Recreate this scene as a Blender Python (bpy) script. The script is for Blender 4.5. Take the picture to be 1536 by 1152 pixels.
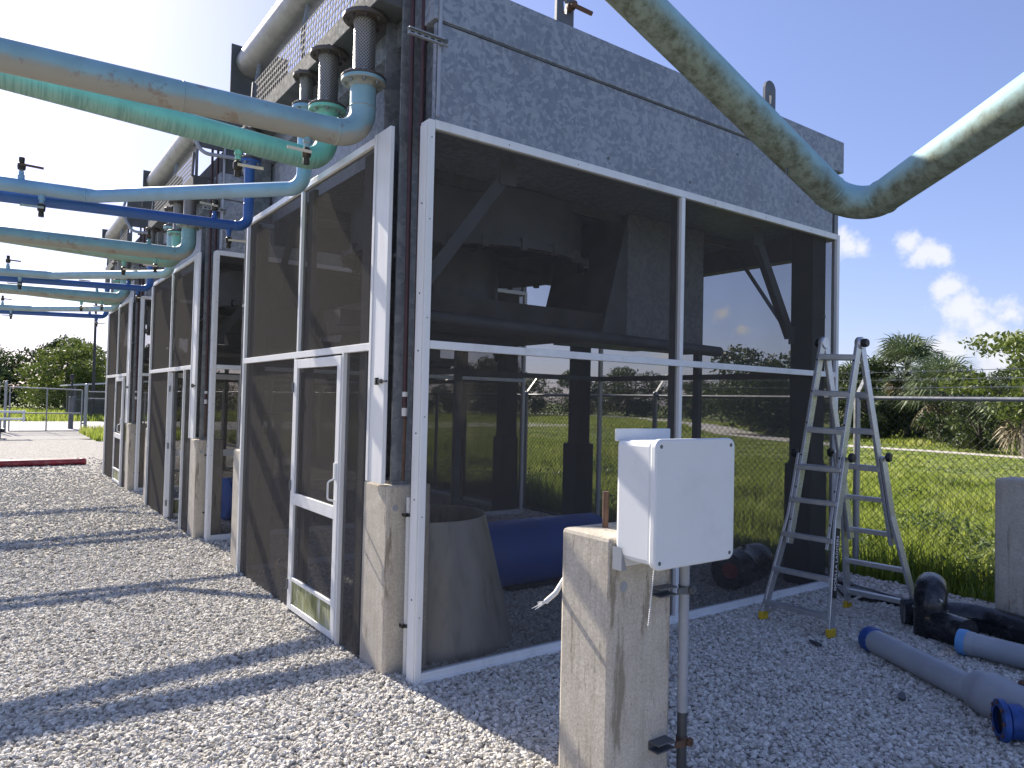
import bpy, bmesh, math, random
import numpy as np
from mathutils import Vector, Matrix, Quaternion

for o in list(bpy.data.objects):
    bpy.data.objects.remove(o, do_unlink=True)
scene = bpy.context.scene
COL = scene.collection
R_ = math.radians

# ------------------------------------------------------------------ camera
CAM = Vector((-2.099, -3.811, 1.70))
cam_d = bpy.data.cameras.new('camera')
cam = bpy.data.objects.new('camera', cam_d)
COL.objects.link(cam)
right = Vector((0.8089, -0.5875, 0.0230))
down = Vector((0.0336, 0.0072, -0.9994))
fwd = Vector((0.5870, 0.8092, 0.0255))
M = Matrix.Identity(4)
for i in range(3):
    M[i][0] = right[i]; M[i][1] = -down[i]; M[i][2] = -fwd[i]; M[i][3] = CAM[i]
cam.matrix_world = M
cam_d.sensor_width = 36.0
cam_d.lens = 1079.25 / 1536 * 36.0
cam_d.clip_start = 0.05
cam_d.clip_end = 6000
scene.camera = cam
scene.render.resolution_x = 1024
scene.render.resolution_y = 768

# ------------------------------------------------------------------ world, sun, exposure
SUN_TRAVEL = Vector((0.13, -1.0, -0.655)).normalized()
SUN_EL = math.asin(-SUN_TRAVEL.z)
SUN_AZ = math.atan2(-SUN_TRAVEL.x, -SUN_TRAVEL.y)     # from +Y towards +X
world = bpy.data.worlds.new('World')
scene.world = world
world.use_nodes = True
wn = world.node_tree.nodes; wl = world.node_tree.links
wn.clear()
w_out = wn.new('ShaderNodeOutputWorld')
w_bg = wn.new('ShaderNodeBackground')
w_sky = wn.new('ShaderNodeTexSky')
w_sky.sky_type = 'NISHITA'
w_sky.sun_disc = False
w_sky.sun_elevation = SUN_EL
w_sky.sun_rotation = SUN_AZ
w_sky.air_density = 1.0
w_sky.dust_density = 0.8
w_sky.ozone_density = 4.0
w_bg.inputs['Strength'].default_value = 0.14
tc = wn.new('ShaderNodeTexCoord')
nz = wn.new('ShaderNodeTexNoise')
nz.inputs['Scale'].default_value = 26.0
nz.inputs['Detail'].default_value = 8.0
nz.inputs['Roughness'].default_value = 0.62
wl.new(tc.outputs['Generated'], nz.inputs['Vector'])
# cumulus puffs: direction (x,y,z), angular radius
PUFFS = []
def puff(az, el, r):
    a, e = R_(az), R_(el)
    PUFFS.append((math.cos(e) * math.cos(a), math.cos(e) * math.sin(a), math.sin(e), r))
for a in [(29.0, 11.7, .026), (28.2, 11.4, .018), (25.2, 11.7, .022), (24.2, 10.9, .026), (23.4, 10.6, .020),
          (22.9, 8.6, .026), (22.1, 7.0, .034), (21.4, 6.2, .036), (20.6, 5.4, .040), (19.3, 6.6, .026), (22.4, 4.4, .036),
          (24.0, 3.6, .034), (26.4, 3.4, .030), (19.4, 3.4, .05), (37.9, 7.1, .018), (36.4, 6.0, .014), (42.0, 4.0, .03),
          (8.0, 9.0, .05), (3.0, 7.0, .06), (-6.0, 8.0, .07), (-15.0, 6.0, .08), (-30.0, 9.0, .07), (-50.0, 7.0, .09),
          (-70.0, 11.0, .08), (-95.0, 8.0, .1), (-120.0, 6.0, .09), (-150.0, 9.0, .1), (170.0, 7.0, .1), (140.0, 8.0, .08)]:
    puff(*a)
acc = None
for (x, y, z, r) in PUFFS:
    s = wn.new('ShaderNodeVectorMath'); s.operation = 'DISTANCE'
    wl.new(tc.outputs['Generated'], s.inputs[0]); s.inputs[1].default_value = (x, y, z)
    m = wn.new('ShaderNodeMath'); m.operation = 'MULTIPLY_ADD'
    wl.new(s.outputs['Value'], m.inputs[0]); m.inputs[1].default_value = -1.0 / r; m.inputs[2].default_value = 1.0
    if acc is None:
        acc = m.outputs[0]
    else:
        k = wn.new('ShaderNodeMath'); k.operation = 'SMOOTH_MAX'; k.inputs[2].default_value = 0.25
        wl.new(acc, k.inputs[0]); wl.new(m.outputs[0], k.inputs[1]); acc = k.outputs[0]
na = wn.new('ShaderNodeMath'); na.operation = 'MULTIPLY_ADD'
wl.new(nz.outputs['Fac'], na.inputs[0]); na.inputs[1].default_value = 2.6; na.inputs[2].default_value = -1.38
sm = wn.new('ShaderNodeMath'); sm.operation = 'ADD'
wl.new(acc, sm.inputs[0]); wl.new(na.outputs[0], sm.inputs[1])
mr = wn.new('ShaderNodeMapRange'); mr.interpolation_type = 'SMOOTHSTEP'
wl.new(sm.outputs[0], mr.inputs['Value'])
mr.inputs['From Min'].default_value = 0.02; mr.inputs['From Max'].default_value = 0.75
mr.inputs['To Min'].default_value = 0.0; mr.inputs['To Max'].default_value = 0.88
mixc = wn.new('ShaderNodeMix'); mixc.data_type = 'RGBA'
wl.new(mr.outputs['Result'], mixc.inputs['Factor'])
tint = wn.new('ShaderNodeMix'); tint.data_type = 'RGBA'; tint.blend_type = 'MULTIPLY'
tint.inputs['Factor'].default_value = 1.0
wl.new(w_sky.outputs['Color'], tint.inputs['A']); tint.inputs['B'].default_value = (0.80, 0.745, 1.03, 1)
soft = wn.new('ShaderNodeGamma'); soft.inputs['Gamma'].default_value = 0.74
wl.new(tint.outputs['Result'], soft.inputs['Color'])
wl.new(soft.outputs['Color'], mixc.inputs['A'])
mixc.inputs['B'].default_value = (3.3, 3.35, 3.5, 1)
wl.new(mixc.outputs['Result'], w_bg.inputs['Color'])
wl.new(w_bg.outputs['Background'], w_out.inputs['Surface'])

sun_d = bpy.data.lights.new('sun', 'SUN')
sun_d.energy = 5.0
sun_d.angle = R_(0.53)
sun_d.color = (1.0, 0.92, 0.80)
sun = bpy.data.objects.new('sun', sun_d)
COL.objects.link(sun)
sun.rotation_euler = SUN_TRAVEL.to_track_quat('-Z', 'Y').to_euler()
sun.location = (-2, 20, 20)

scene.view_settings.view_transform = 'Standard'
scene.view_settings.look = 'None'
scene.view_settings.gamma = 1.0
scene.view_settings.use_curve_mapping = False
scene.view_settings.exposure = 1.05

# ------------------------------------------------------------------ helpers
random.seed(7)
rng = np.random.default_rng(7)
OFF = {}

class MB:
    """collects shapes for ONE mesh object (world coordinates)"""
    def __init__(self):
        self.v = []; self.f = []
    def add(self, vs, fs):
        n = len(self.v)
        self.v += [tuple(p) for p in vs]
        self.f += [tuple(i + n for i in f) for f in fs]
        return self
    def box(self, x0, y0, z0, x1, y1, z1):
        vs = [(x0, y0, z0), (x1, y0, z0), (x1, y1, z0), (x0, y1, z0), (x0, y0, z1), (x1, y0, z1), (x1, y1, z1), (x0, y1, z1)]
        return self.add(vs, [(0, 3, 2, 1), (4, 5, 6, 7), (0, 1, 5, 4), (1, 2, 6, 5), (2, 3, 7, 6), (3, 0, 4, 7)])
    def bar(self, a, b, w, h, up=(0, 0, 1)):
        """rectangular bar from a to b, w across, h along up"""
        a = Vector(a); b = Vector(b); d = (b - a).normalized(); u = Vector(up)
        s = d.cross(u)
        if s.length < 1e-4:
            s = d.cross(Vector((1, 0, 0)))
        s.normalize(); u = s.cross(d).normalized()
        vs = []
        for p in (a, b):
            for (i, j) in ((-1, -1), (1, -1), (1, 1), (-1, 1)):
                vs.append(p + s * (w / 2 * i) + u * (h / 2 * j))
        return self.add(vs, [(0, 1, 2, 3), (7, 6, 5, 4), (0, 4, 5, 1), (1, 5, 6, 2), (2, 6, 7, 3), (3, 7, 4, 0)])
    def tube(self, pts, r, seg=14, caps=True):
        pts = [Vector(p) for p in pts]
        n = len(pts)
        rad = r if isinstance(r, (list, tuple)) else [r] * n
        t0 = (pts[1] - pts[0]).normalized()
        u = t0.orthogonal().normalized()
        vs = []; fs = []
        pt = t0
        for i, p in enumerate(pts):
            if i == 0: t = t0
            elif i == n - 1: t = (pts[i] - pts[i - 1]).normalized()
            else:
                t = ((pts[i] - pts[i - 1]).normalized() + (pts[i + 1] - pts[i]).normalized())
                t = t.normalized() if t.length > 1e-6 else pt
            q = pt.rotation_difference(t); u = q @ u
            u = (u - t * u.dot(t)).normalized(); w = t.cross(u); pt = t
            for k in range(seg):
                a = 2 * math.pi * k / seg
                vs.append(p + (u * math.cos(a) + w * math.sin(a)) * rad[i])
        for i in range(n - 1):
            for k in range(seg):
                k2 = (k + 1) % seg
                fs.append((i * seg + k, i * seg + k2, (i + 1) * seg + k2, (i + 1) * seg + k))
        if caps:
            fs.append(tuple(range(seg))[::-1])
            fs.append(tuple((n - 1) * seg + k for k in range(seg)))
        return self.add(vs, fs)
    def lathe(self, o, d, prof, seg=24, capA=True, capB=True):
        """profile [(radius, distance along d)]"""
        o = Vector(o); d = Vector(d).normalized()
        u = d.orthogonal().normalized(); w = d.cross(u)
        vs = []; fs = []
        for (r, t) in prof:
            for k in range(seg):
                a = 2 * math.pi * k / seg
                vs.append(o + d * t + (u * math.cos(a) + w * math.sin(a)) * r)
        n = len(prof)
        for i in range(n - 1):
            for k in range(seg):
                k2 = (k + 1) % seg
                fs.append((i * seg + k, i * seg + k2, (i + 1) * seg + k2, (i + 1) * seg + k))
        if capA: fs.append(tuple(range(seg))[::-1])
        if capB: fs.append(tuple((n - 1) * seg + k for k in range(seg)))
        return self.add(vs, fs)
    def prism(self, poly, d):
        """polygon (3D points) extruded by vector d"""
        d = Vector(d); n = len(poly)
        vs = [Vector(p) for p in poly] + [Vector(p) + d for p in poly]
        fs = [tuple(range(n))[::-1], tuple(range(n, 2 * n))]
        fs += [(i, (i + 1) % n, n + (i + 1) % n, n + i) for i in range(n)]
        return self.add(vs, fs)
    def mesh(self, name, off=(0, 0, 0), smooth=None):
        me = bpy.data.meshes.new(name)
        ox, oy, oz = off
        me.from_pydata([(x - ox, y - oy, z - oz) for (x, y, z) in self.v], [], self.f)
        bm = bmesh.new(); bm.from_mesh(me)
        bmesh.ops.recalc_face_normals(bm, faces=bm.faces)
        bm.to_mesh(me); bm.free()
        if smooth is not None:
            me.polygons.foreach_set('use_smooth', [True] * len(me.polygons))
            me.set_sharp_from_angle(angle=R_(smooth))
        me.update()
        return me
    def build(self, name, mat, parent=None, off=None, smooth=None, bev=0, label=None, kind=None):
        if off is None:
            off = OFF[parent.name] if parent is not None else (0, 0, 0)
        me = self.mesh(name, off, smooth)
        me.materials.append(mat)
        o = bpy.data.objects.new(name, me)
        COL.objects.link(o)
        if parent is not None:
            o.parent = parent
        else:
            o.location = off
        OFF[o.name] = off
        if bev:
            b = o.modifiers.new('bevel', 'BEVEL'); b.width = bev; b.segments = 2
            b.limit_method = 'ANGLE'; b.angle_limit = R_(40)
        if label: o['label'] = label
        if kind: o['kind'] = kind
        return o

def thing(name, label, cat, loc, group=None):
    o = bpy.data.objects.new(name, None)
    o.empty_display_size = 0.1
    COL.objects.link(o)
    o.location = loc
    OFF[o.name] = tuple(loc)
    o['label'] = label; o['category'] = cat
    if group: o['group'] = group
    return o

def tag(o, label, cat, group=None):
    o['label'] = label; o['category'] = cat
    if group: o['group'] = group
    return o

def struct(o):
    o['kind'] = 'structure'; return o

def fillet(pts, r, n=8):
    """polyline with rounded corners; r may be a list for inner corners"""
    pts = [Vector(p) for p in pts]
    out = [pts[0]]
    for i in range(1, len(pts) - 1):
        ri = r[i - 1] if isinstance(r, (list, tuple)) else r
        a = (pts[i - 1] - pts[i]).normalized(); b = (pts[i + 1] - pts[i]).normalized()
        ang = a.angle(b)
        if ri <= 0 or ang > math.pi - 0.01:
            out.append(pts[i]); continue
        t = ri / math.tan(ang / 2)
        c = pts[i] + (a + b).normalized() * (ri / math.sin(ang / 2))
        p0 = pts[i] + a * t; p1 = pts[i] + b * t
        v0 = p0 - c; v1 = p1 - c
        for k in range(n + 1):
            q = v0.slerp(v1, k / n) if False else None
            s = k / n; th = v0.angle(v1)
            v = (v0 * math.sin((1 - s) * th) + v1 * math.sin(s * th)) / math.sin(th)
            out.append(c + v)
    out.append(pts[-1])
    return out

# ------------------------------------------------------------------ materials
def new_mat(name):
    m = bpy.data.materials.new(name); m.use_nodes = True
    nt = m.node_tree; nt.nodes.clear()
    out = nt.nodes.new('ShaderNodeOutputMaterial')
    b = nt.nodes.new('ShaderNodeBsdfPrincipled')
    nt.links.new(b.outputs[0], out.inputs[0])
    return m, nt, b, out

def N(nt, kind, **kw):
    n = nt.nodes.new(kind)
    for k, v in kw.items():
        if k in n.inputs: n.inputs[k].default_value = v
        else: setattr(n, k, v)
    return n

def ramp(nt, src, stops):
    r = nt.nodes.new('ShaderNodeValToRGB')
    e = r.color_ramp.elements
    while len(e) < len(stops): e.new(0.5)
    for i, (p, c) in enumerate(stops):
        e[i].position = p
        e[i].color = (c, c, c, 1) if isinstance(c, (int, float)) else (*c, 1)
    nt.links.new(src, r.inputs[0])
    return r.outputs['Color']

def mixc_(nt, fac, a, b, mode='MIX'):
    m = nt.nodes.new('ShaderNodeMix'); m.data_type = 'RGBA'; m.blend_type = mode
    for sock, v in (('Factor', fac), ('A', a), ('B', b)):
        if hasattr(v, 'is_output'): nt.links.new(v, m.inputs[sock])
        else: m.inputs[sock].default_value = v if sock == 'Factor' else (*v, 1)
    return m.outputs['Result']

def coords(nt, scale=(1, 1, 1)):
    t = nt.nodes.new('ShaderNodeTexCoord')
    mp = nt.nodes.new('ShaderNodeMapping'); mp.inputs['Scale'].default_value = scale
    nt.links.new(t.outputs['Object'], mp.inputs['Vector'])
    return mp.outputs['Vector']

def noise(nt, vec, scale, detail=4, rough=.55):
    n = N(nt, 'ShaderNodeTexNoise', Scale=scale, Detail=detail, Roughness=rough)
    nt.links.new(vec, n.inputs['Vector']); return n.outputs['Fac']

def bump(nt, b, h, strength=.3, dist=.01):
    n = N(nt, 'ShaderNodeBump', Strength=strength, Distance=dist)
    nt.links.new(h, n.inputs['Height']); nt.links.new(n.outputs[0], b.inputs['Normal'])

def simple(name, col, rough=.5, metal=0., var=.12, scale=6., bmp=0., spec=None, dirt=None, dirt_amt=.5, streak=False):
    """colour with soft noise variation and optional dirt colour in patches"""
    m, nt, b, _ = new_mat(name)
    v = coords(nt, (1, 1, .12) if streak else (1, 1, 1))
    f = noise(nt, v, scale, 5)
    lo = tuple(c * (1 - var) for c in col); hi = tuple(min(1, c * (1 + var)) for c in col)
    c = ramp(nt, f, [(.3, lo), (.7, hi)])
    if dirt:
        f2 = noise(nt, v, scale * 2.3, 6, .65)
        k = ramp(nt, f2, [(.52, 0.), (.72, dirt_amt)])
        c = mixc_(nt, k, c, dirt)
    nt.links.new(c, b.inputs['Base Color'])
    fr = noise(nt, v, scale * 4, 3)
    rr = ramp(nt, fr, [(.3, max(.05, rough - .1)), (.7, min(1, rough + .1))])
    nt.links.new(rr, b.inputs['Roughness'])
    b.inputs['Metallic'].default_value = metal
    if spec is not None: b.inputs['Specular IOR Level'].default_value = spec
    if bmp: bump(nt, b, fr, bmp, .004)
    return m

def galv_mat(name, lo, hi, scale=26., metal=.35, stain=.25):
    m, nt, b, _ = new_mat(name)
    v = coords(nt)
    nd = N(nt, 'ShaderNodeTexNoise', Scale=14., Detail=3.)
    nt.links.new(v, nd.inputs['Vector'])
    add = N(nt, 'ShaderNodeVectorMath', operation='MULTIPLY_ADD')
    nt.links.new(nd.outputs['Color'], add.inputs[0]); add.inputs[1].default_value = (.09, .09, .09); nt.links.new(v, add.inputs[2])
    vo = N(nt, 'ShaderNodeTexVoronoi', Scale=scale)
    nt.links.new(add.outputs[0], vo.inputs['Vector'])
    sep = N(nt, 'ShaderNodeSeparateColor'); nt.links.new(vo.outputs['Color'], sep.inputs[0])
    big = noise(nt, v, 2.2, 5, .6)
    a = N(nt, 'ShaderNodeMath', operation='MULTIPLY_ADD'); nt.links.new(big, a.inputs[0]); a.inputs[1].default_value = 1.1; a.inputs[2].default_value = -.5
    s = N(nt, 'ShaderNodeMath', operation='ADD'); nt.links.new(sep.outputs[0], s.inputs[0]); nt.links.new(a.outputs[0], s.inputs[1])
    c = ramp(nt, s.outputs[0], [(.30, lo), (.62, tuple((x + y) / 2 for x, y in zip(lo, hi))), (.9, hi)])
    vs = coords(nt, (2.2, 2.2, .35))
    st = noise(nt, vs, 3.5, 6, .62)
    k = ramp(nt, st, [(.55, 0.), (.8, stain)])
    c = mixc_(nt, k, c, tuple(min(1, h * 1.5) for h in hi))
    nt.links.new(c, b.inputs['Base Color'])
    rr = ramp(nt, sep.outputs[0], [(0., .42), (1., .62)])
    nt.links.new(rr, b.inputs['Roughness'])
    b.inputs['Metallic'].default_value = metal
    return m

def pipe_mat(name, col, under, under_amt=.8, rust=.5, edge=(-.25, .25), drip=False, mold=None):
    """painted steel pipe: dusty film on the underside, rust freckles"""
    m, nt, b, _ = new_mat(name)
    v = coords(nt)
    f = noise(nt, v, 5., 5)
    c = ramp(nt, f, [(.3, tuple(x * .86 for x in col)), (.7, tuple(min(1, x * 1.12) for x in col))])
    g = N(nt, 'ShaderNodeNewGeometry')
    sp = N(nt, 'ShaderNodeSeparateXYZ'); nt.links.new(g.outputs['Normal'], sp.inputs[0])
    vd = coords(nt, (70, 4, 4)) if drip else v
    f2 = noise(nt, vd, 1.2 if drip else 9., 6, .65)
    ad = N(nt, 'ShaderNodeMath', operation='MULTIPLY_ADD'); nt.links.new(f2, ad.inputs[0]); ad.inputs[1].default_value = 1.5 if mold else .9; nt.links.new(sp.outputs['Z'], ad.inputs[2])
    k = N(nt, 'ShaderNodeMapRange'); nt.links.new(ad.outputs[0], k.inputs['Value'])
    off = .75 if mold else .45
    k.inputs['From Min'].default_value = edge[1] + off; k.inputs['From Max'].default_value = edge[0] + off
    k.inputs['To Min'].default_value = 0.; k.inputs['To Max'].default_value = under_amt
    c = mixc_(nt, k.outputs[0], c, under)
    if drip:
        kd = N(nt, 'ShaderNodeMath', operation='MULTIPLY'); nt.links.new(ramp(nt, f2, [(.44, 0.), (.60, .75)]), kd.inputs[0])
        lw = N(nt, 'ShaderNodeMapRange'); nt.links.new(sp.outputs['Z'], lw.inputs['Value']); lw.inputs['From Min'].default_value = .1; lw.inputs['From Max'].default_value = -.5
        nt.links.new(lw.outputs[0], kd.inputs[1]); c = mixc_(nt, kd.outputs[0], c, (.12, .26, .22))
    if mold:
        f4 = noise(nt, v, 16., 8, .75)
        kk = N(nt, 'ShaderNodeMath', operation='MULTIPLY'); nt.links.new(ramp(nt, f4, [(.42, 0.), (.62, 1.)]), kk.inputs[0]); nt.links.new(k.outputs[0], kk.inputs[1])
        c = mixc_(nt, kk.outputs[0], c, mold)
    if rust:
        f3 = noise(nt, v, 3.1, 9, .7)
        kr = ramp(nt, f3, [(.575, 0.), (.61, rust)])
        c = mixc_(nt, kr, c, (.20, .085, .035))
    nt.links.new(c, b.inputs['Base Color'])
    b.inputs['Roughness'].default_value = .72 if mold else .45
    bump(nt, b, f2, .08, .003)
    return m

M_GALV = galv_mat('galvanized_spangle', (.20, .22, .25), (.32, .345, .38), 34., .35, .42)
M_GALVW = galv_mat('galvanized_weathered', (.17, .18, .19), (.25, .26, .265), 30., .25, .35)
M_DRUM = simple('galvanized_rolled', (.33, .33, .31), .45, .45, .18, 9., streak=False, dirt=(.2, .2, .18), dirt_amt=.4)
M_CONE = simple('stained_sheet_steel', (.40, .375, .32), .42, .45, .3, 5., dirt=(.16, .15, .12), dirt_amt=.6, streak=True)
M_STEEL = simple('dull_steel', (.13, .14, .15), .5, .4, .2, 8.)
M_WHITE = simple('white_aluminium', (.74, .75, .75), .38, 0., .05, 4., dirt=(.48, .47, .43), dirt_amt=.35, streak=True)
M_SEAL = simple('black_plastic', (.015, .016, .018), .45, 0., .2)
M_RUST = simple('rusted_iron', (.11, .065, .045), .8, .1, .35, 14., .4, dirt=(.22, .10, .05))
M_FLANGE = simple('brown_steel_flange', (.115, .10, .092), .55, .45, .25, 12., .2, dirt=(.16, .075, .04), dirt_amt=.6)
M_MAROON = simple('maroon_conduit', (.055, .022, .024), .5, 0., .3, 8.)
M_PVC = simple('pale_pvc', (.62, .62, .60), .45, 0., .06, 5., dirt=(.36, .33, .28), dirt_amt=.3)
M_GREYPVC = simple('grey_pvc', (.30, .32, .35), .42, 0., .1, 3., dirt=(.42, .43, .42), dirt_amt=.45)
M_BOX = simple('grey_white_fibreglass', (.70, .72, .73), .45, 0., .03, 2.5, dirt=(.52, .53, .52), dirt_amt=.25)
M_CHARCOAL = simple('charcoal_pvc', (.05, .055, .06), .5)
M_ALU = simple('ladder_aluminium', (.55, .56, .57), .34, .75, .08, 20.)
M_ALUD = simple('aluminium_rung', (.40, .41, .42), .4, .7, .1, 20.)
M_YELLOW = simple('yellow_rubber', (.60, .40, .02), .6, 0., .15, 10., dirt=(.2, .16, .06))
M_BLACKPE = simple('black_polyethylene', (.012, .014, .017), .28, 0., .2, 4., dirt=(.20, .20, .21), dirt_amt=.35)
M_HOSE = simple('black_hose', (.014, .015, .016), .5)
M_BLUECAP = simple('blue_paint_cap', (.018, .07, .26), .5, 0., .3, 12., dirt=(.02, .022, .03), dirt_amt=.85)
M_LTCAP = simple('light_blue_cap', (.13, .33, .62), .45, 0., .15, 8.)
M_BLUEDRUM = simple('blue_drum_plastic', (.018, .09, .36), .4, 0., .12, 3.)
M_REDPIPE = simple('red_paint', (.26, .03, .045), .5, 0., .2, 4., dirt=(.4, .36, .33), dirt_amt=.4)
M_REDSTK = simple('red_sticker', (.28, .035, .03), .5, 0., .3, 20.)
M_BACKLIT = simple('backlit_shade_dark', (.035, .04, .04), .6, 0., .25, 6.)  # near-black stands for backlit shade on the fence-side piers and columns
M_DULL = simple('dull_zinc', (.085, .088, .09), .85, 0., .2, 7.)
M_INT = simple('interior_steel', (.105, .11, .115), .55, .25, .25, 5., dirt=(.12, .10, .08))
M_CREAM = simple('cream_lever', (.62, .55, .42), .5)
M_BRONZE = simple('dark_bronze', (.05, .045, .035), .5, .5)
M_CHROME = simple('steel_nut', (.30, .31, .29), .4, .6, .2, 30.)
M_GALVPIPE = simple('galvanized_tube', (.36, .37, .38), .42, .5, .1, 6.)
M_DARKMETAL = simple('dark_pole', (.03, .032, .035), .5, .2)
M_LABELBLK = simple('black_sticker', (.01, .01, .01), .5, 0., .05)
M_LABELWHT = simple('white_print', (.75, .75, .72), .5, 0., .03)
M_LABELYEL = simple('yellow_print', (.6, .5, .05), .5, 0., .03)
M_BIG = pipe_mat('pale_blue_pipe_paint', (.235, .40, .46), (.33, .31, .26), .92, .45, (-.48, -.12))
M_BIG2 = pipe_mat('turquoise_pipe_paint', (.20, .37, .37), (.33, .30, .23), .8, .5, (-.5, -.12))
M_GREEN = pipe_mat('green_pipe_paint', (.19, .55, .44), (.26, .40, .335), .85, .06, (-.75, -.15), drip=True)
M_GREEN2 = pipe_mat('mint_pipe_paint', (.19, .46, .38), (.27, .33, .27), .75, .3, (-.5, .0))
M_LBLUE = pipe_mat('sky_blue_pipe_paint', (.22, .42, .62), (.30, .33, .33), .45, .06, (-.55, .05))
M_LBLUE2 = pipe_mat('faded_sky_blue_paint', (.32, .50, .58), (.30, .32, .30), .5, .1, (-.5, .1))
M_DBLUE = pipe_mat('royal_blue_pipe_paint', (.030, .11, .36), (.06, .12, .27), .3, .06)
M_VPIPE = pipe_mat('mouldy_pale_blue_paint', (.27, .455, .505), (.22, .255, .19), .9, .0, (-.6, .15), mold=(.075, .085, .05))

def braid_mat():
    m, nt, b, _ = new_mat('braided_steel_hose')
    t = nt.nodes.new('ShaderNodeTexCoord')
    sp = N(nt, 'ShaderNodeSeparateXYZ'); nt.links.new(t.outputs['Object'], sp.inputs[0])
    g = N(nt, 'ShaderNodeNewGeometry'); sn = N(nt, 'ShaderNodeSeparateXYZ'); nt.links.new(g.outputs['Normal'], sn.inputs[0])
    at = N(nt, 'ShaderNodeMath', operation='ARCTAN2'); nt.links.new(sn.outputs['Y'], at.inputs[0]); nt.links.new(sn.outputs['X'], at.inputs[1])
    hs = []
    for sg in (1, -1):
        a = N(nt, 'ShaderNodeMath', operation='MULTIPLY'); nt.links.new(at.outputs[0], a.inputs[0]); a.inputs[1].default_value = 22. * sg
        z = N(nt, 'ShaderNodeMath', operation='MULTIPLY_ADD'); nt.links.new(sp.outputs['Z'], z.inputs[0]); z.inputs[1].default_value = 290.; nt.links.new(a.outputs[0], z.inputs[2])
        s = N(nt, 'ShaderNodeMath', operation='SINE'); nt.links.new(z.outputs[0], s.inputs[0]); hs.append(s.outputs[0])
    mx = N(nt, 'ShaderNodeMath', operation='MAXIMUM'); nt.links.new(hs[0], mx.inputs[0]); nt.links.new(hs[1], mx.inputs[1])
    mu = N(nt, 'ShaderNodeMapRange'); nt.links.new(mx.outputs[0], mu.inputs['Value']); mu.inputs['From Min'].default_value = -.6
    c = ramp(nt, mu.outputs[0], [(.15, (.045, .04, .036)), (.85, (.33, .315, .295))])
    v = coords(nt); f = noise(nt, v, 7., 5)
    c = mixc_(nt, ramp(nt, f, [(.5, 0.), (.75, .6)]), c, (.10, .075, .06))
    nt.links.new(c, b.inputs['Base Color'])
    b.inputs['Metallic'].default_value = .45; b.inputs['Roughness'].default_value = .42
    bump(nt, b, mu.outputs[0], .7, .004)
    return m
M_BRAID = braid_mat()

def concrete_mat():
    m, nt, b, _ = new_mat('weathered_concrete')
    v = coords(nt); vs = coords(nt, (1, 1, .06))
    f = noise(nt, v, 7., 7, .6)
    c = ramp(nt, f, [(.3, (.46, .415, .345)), (.7, (.62, .57, .485))])
    st = noise(nt, vs, 26., 6, .6)
    c = mixc_(nt, ramp(nt, st, [(.50, 0.), (.74, .5)]), c, (.25, .205, .14))
    st2 = noise(nt, vs, 9., 5, .6)
    c = mixc_(nt, ramp(nt, st2, [(.55, 0.), (.75, .35)]), c, (.60, .58, .52))
    vo = N(nt, 'ShaderNodeTexVoronoi', Scale=22.); nt.links.new(v, vo.inputs['Vector'])
    hole = ramp(nt, vo.outputs['Distance'], [(.045, 1.), (.075, 0.)])
    c = mixc_(nt, hole, c, (.06, .055, .045))
    gr = noise(nt, v, 85., 5, .75)
    c = mixc_(nt, ramp(nt, gr, [(.40, .55), (.60, 0.)]), c, (.30, .27, .22))
    run = noise(nt, coords(nt, (1, 1, .16)), 11., 7, .72)
    c = mixc_(nt, ramp(nt, run, [(.57, 0.), (.64, .7)]), c, (.16, .13, .085))
    al = noise(nt, v, 3.3, 7, .7)
    c = mixc_(nt, ramp(nt, al, [(.60, 0.), (.74, .45)]), c, (.13, .13, .075))
    nt.links.new(c, b.inputs['Base Color'])
    b.inputs['Roughness'].default_value = .9
    bump(nt, b, noise(nt, v, 60., 6, .7), .35, .004)
    return m
M_CONC = concrete_mat()

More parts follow.
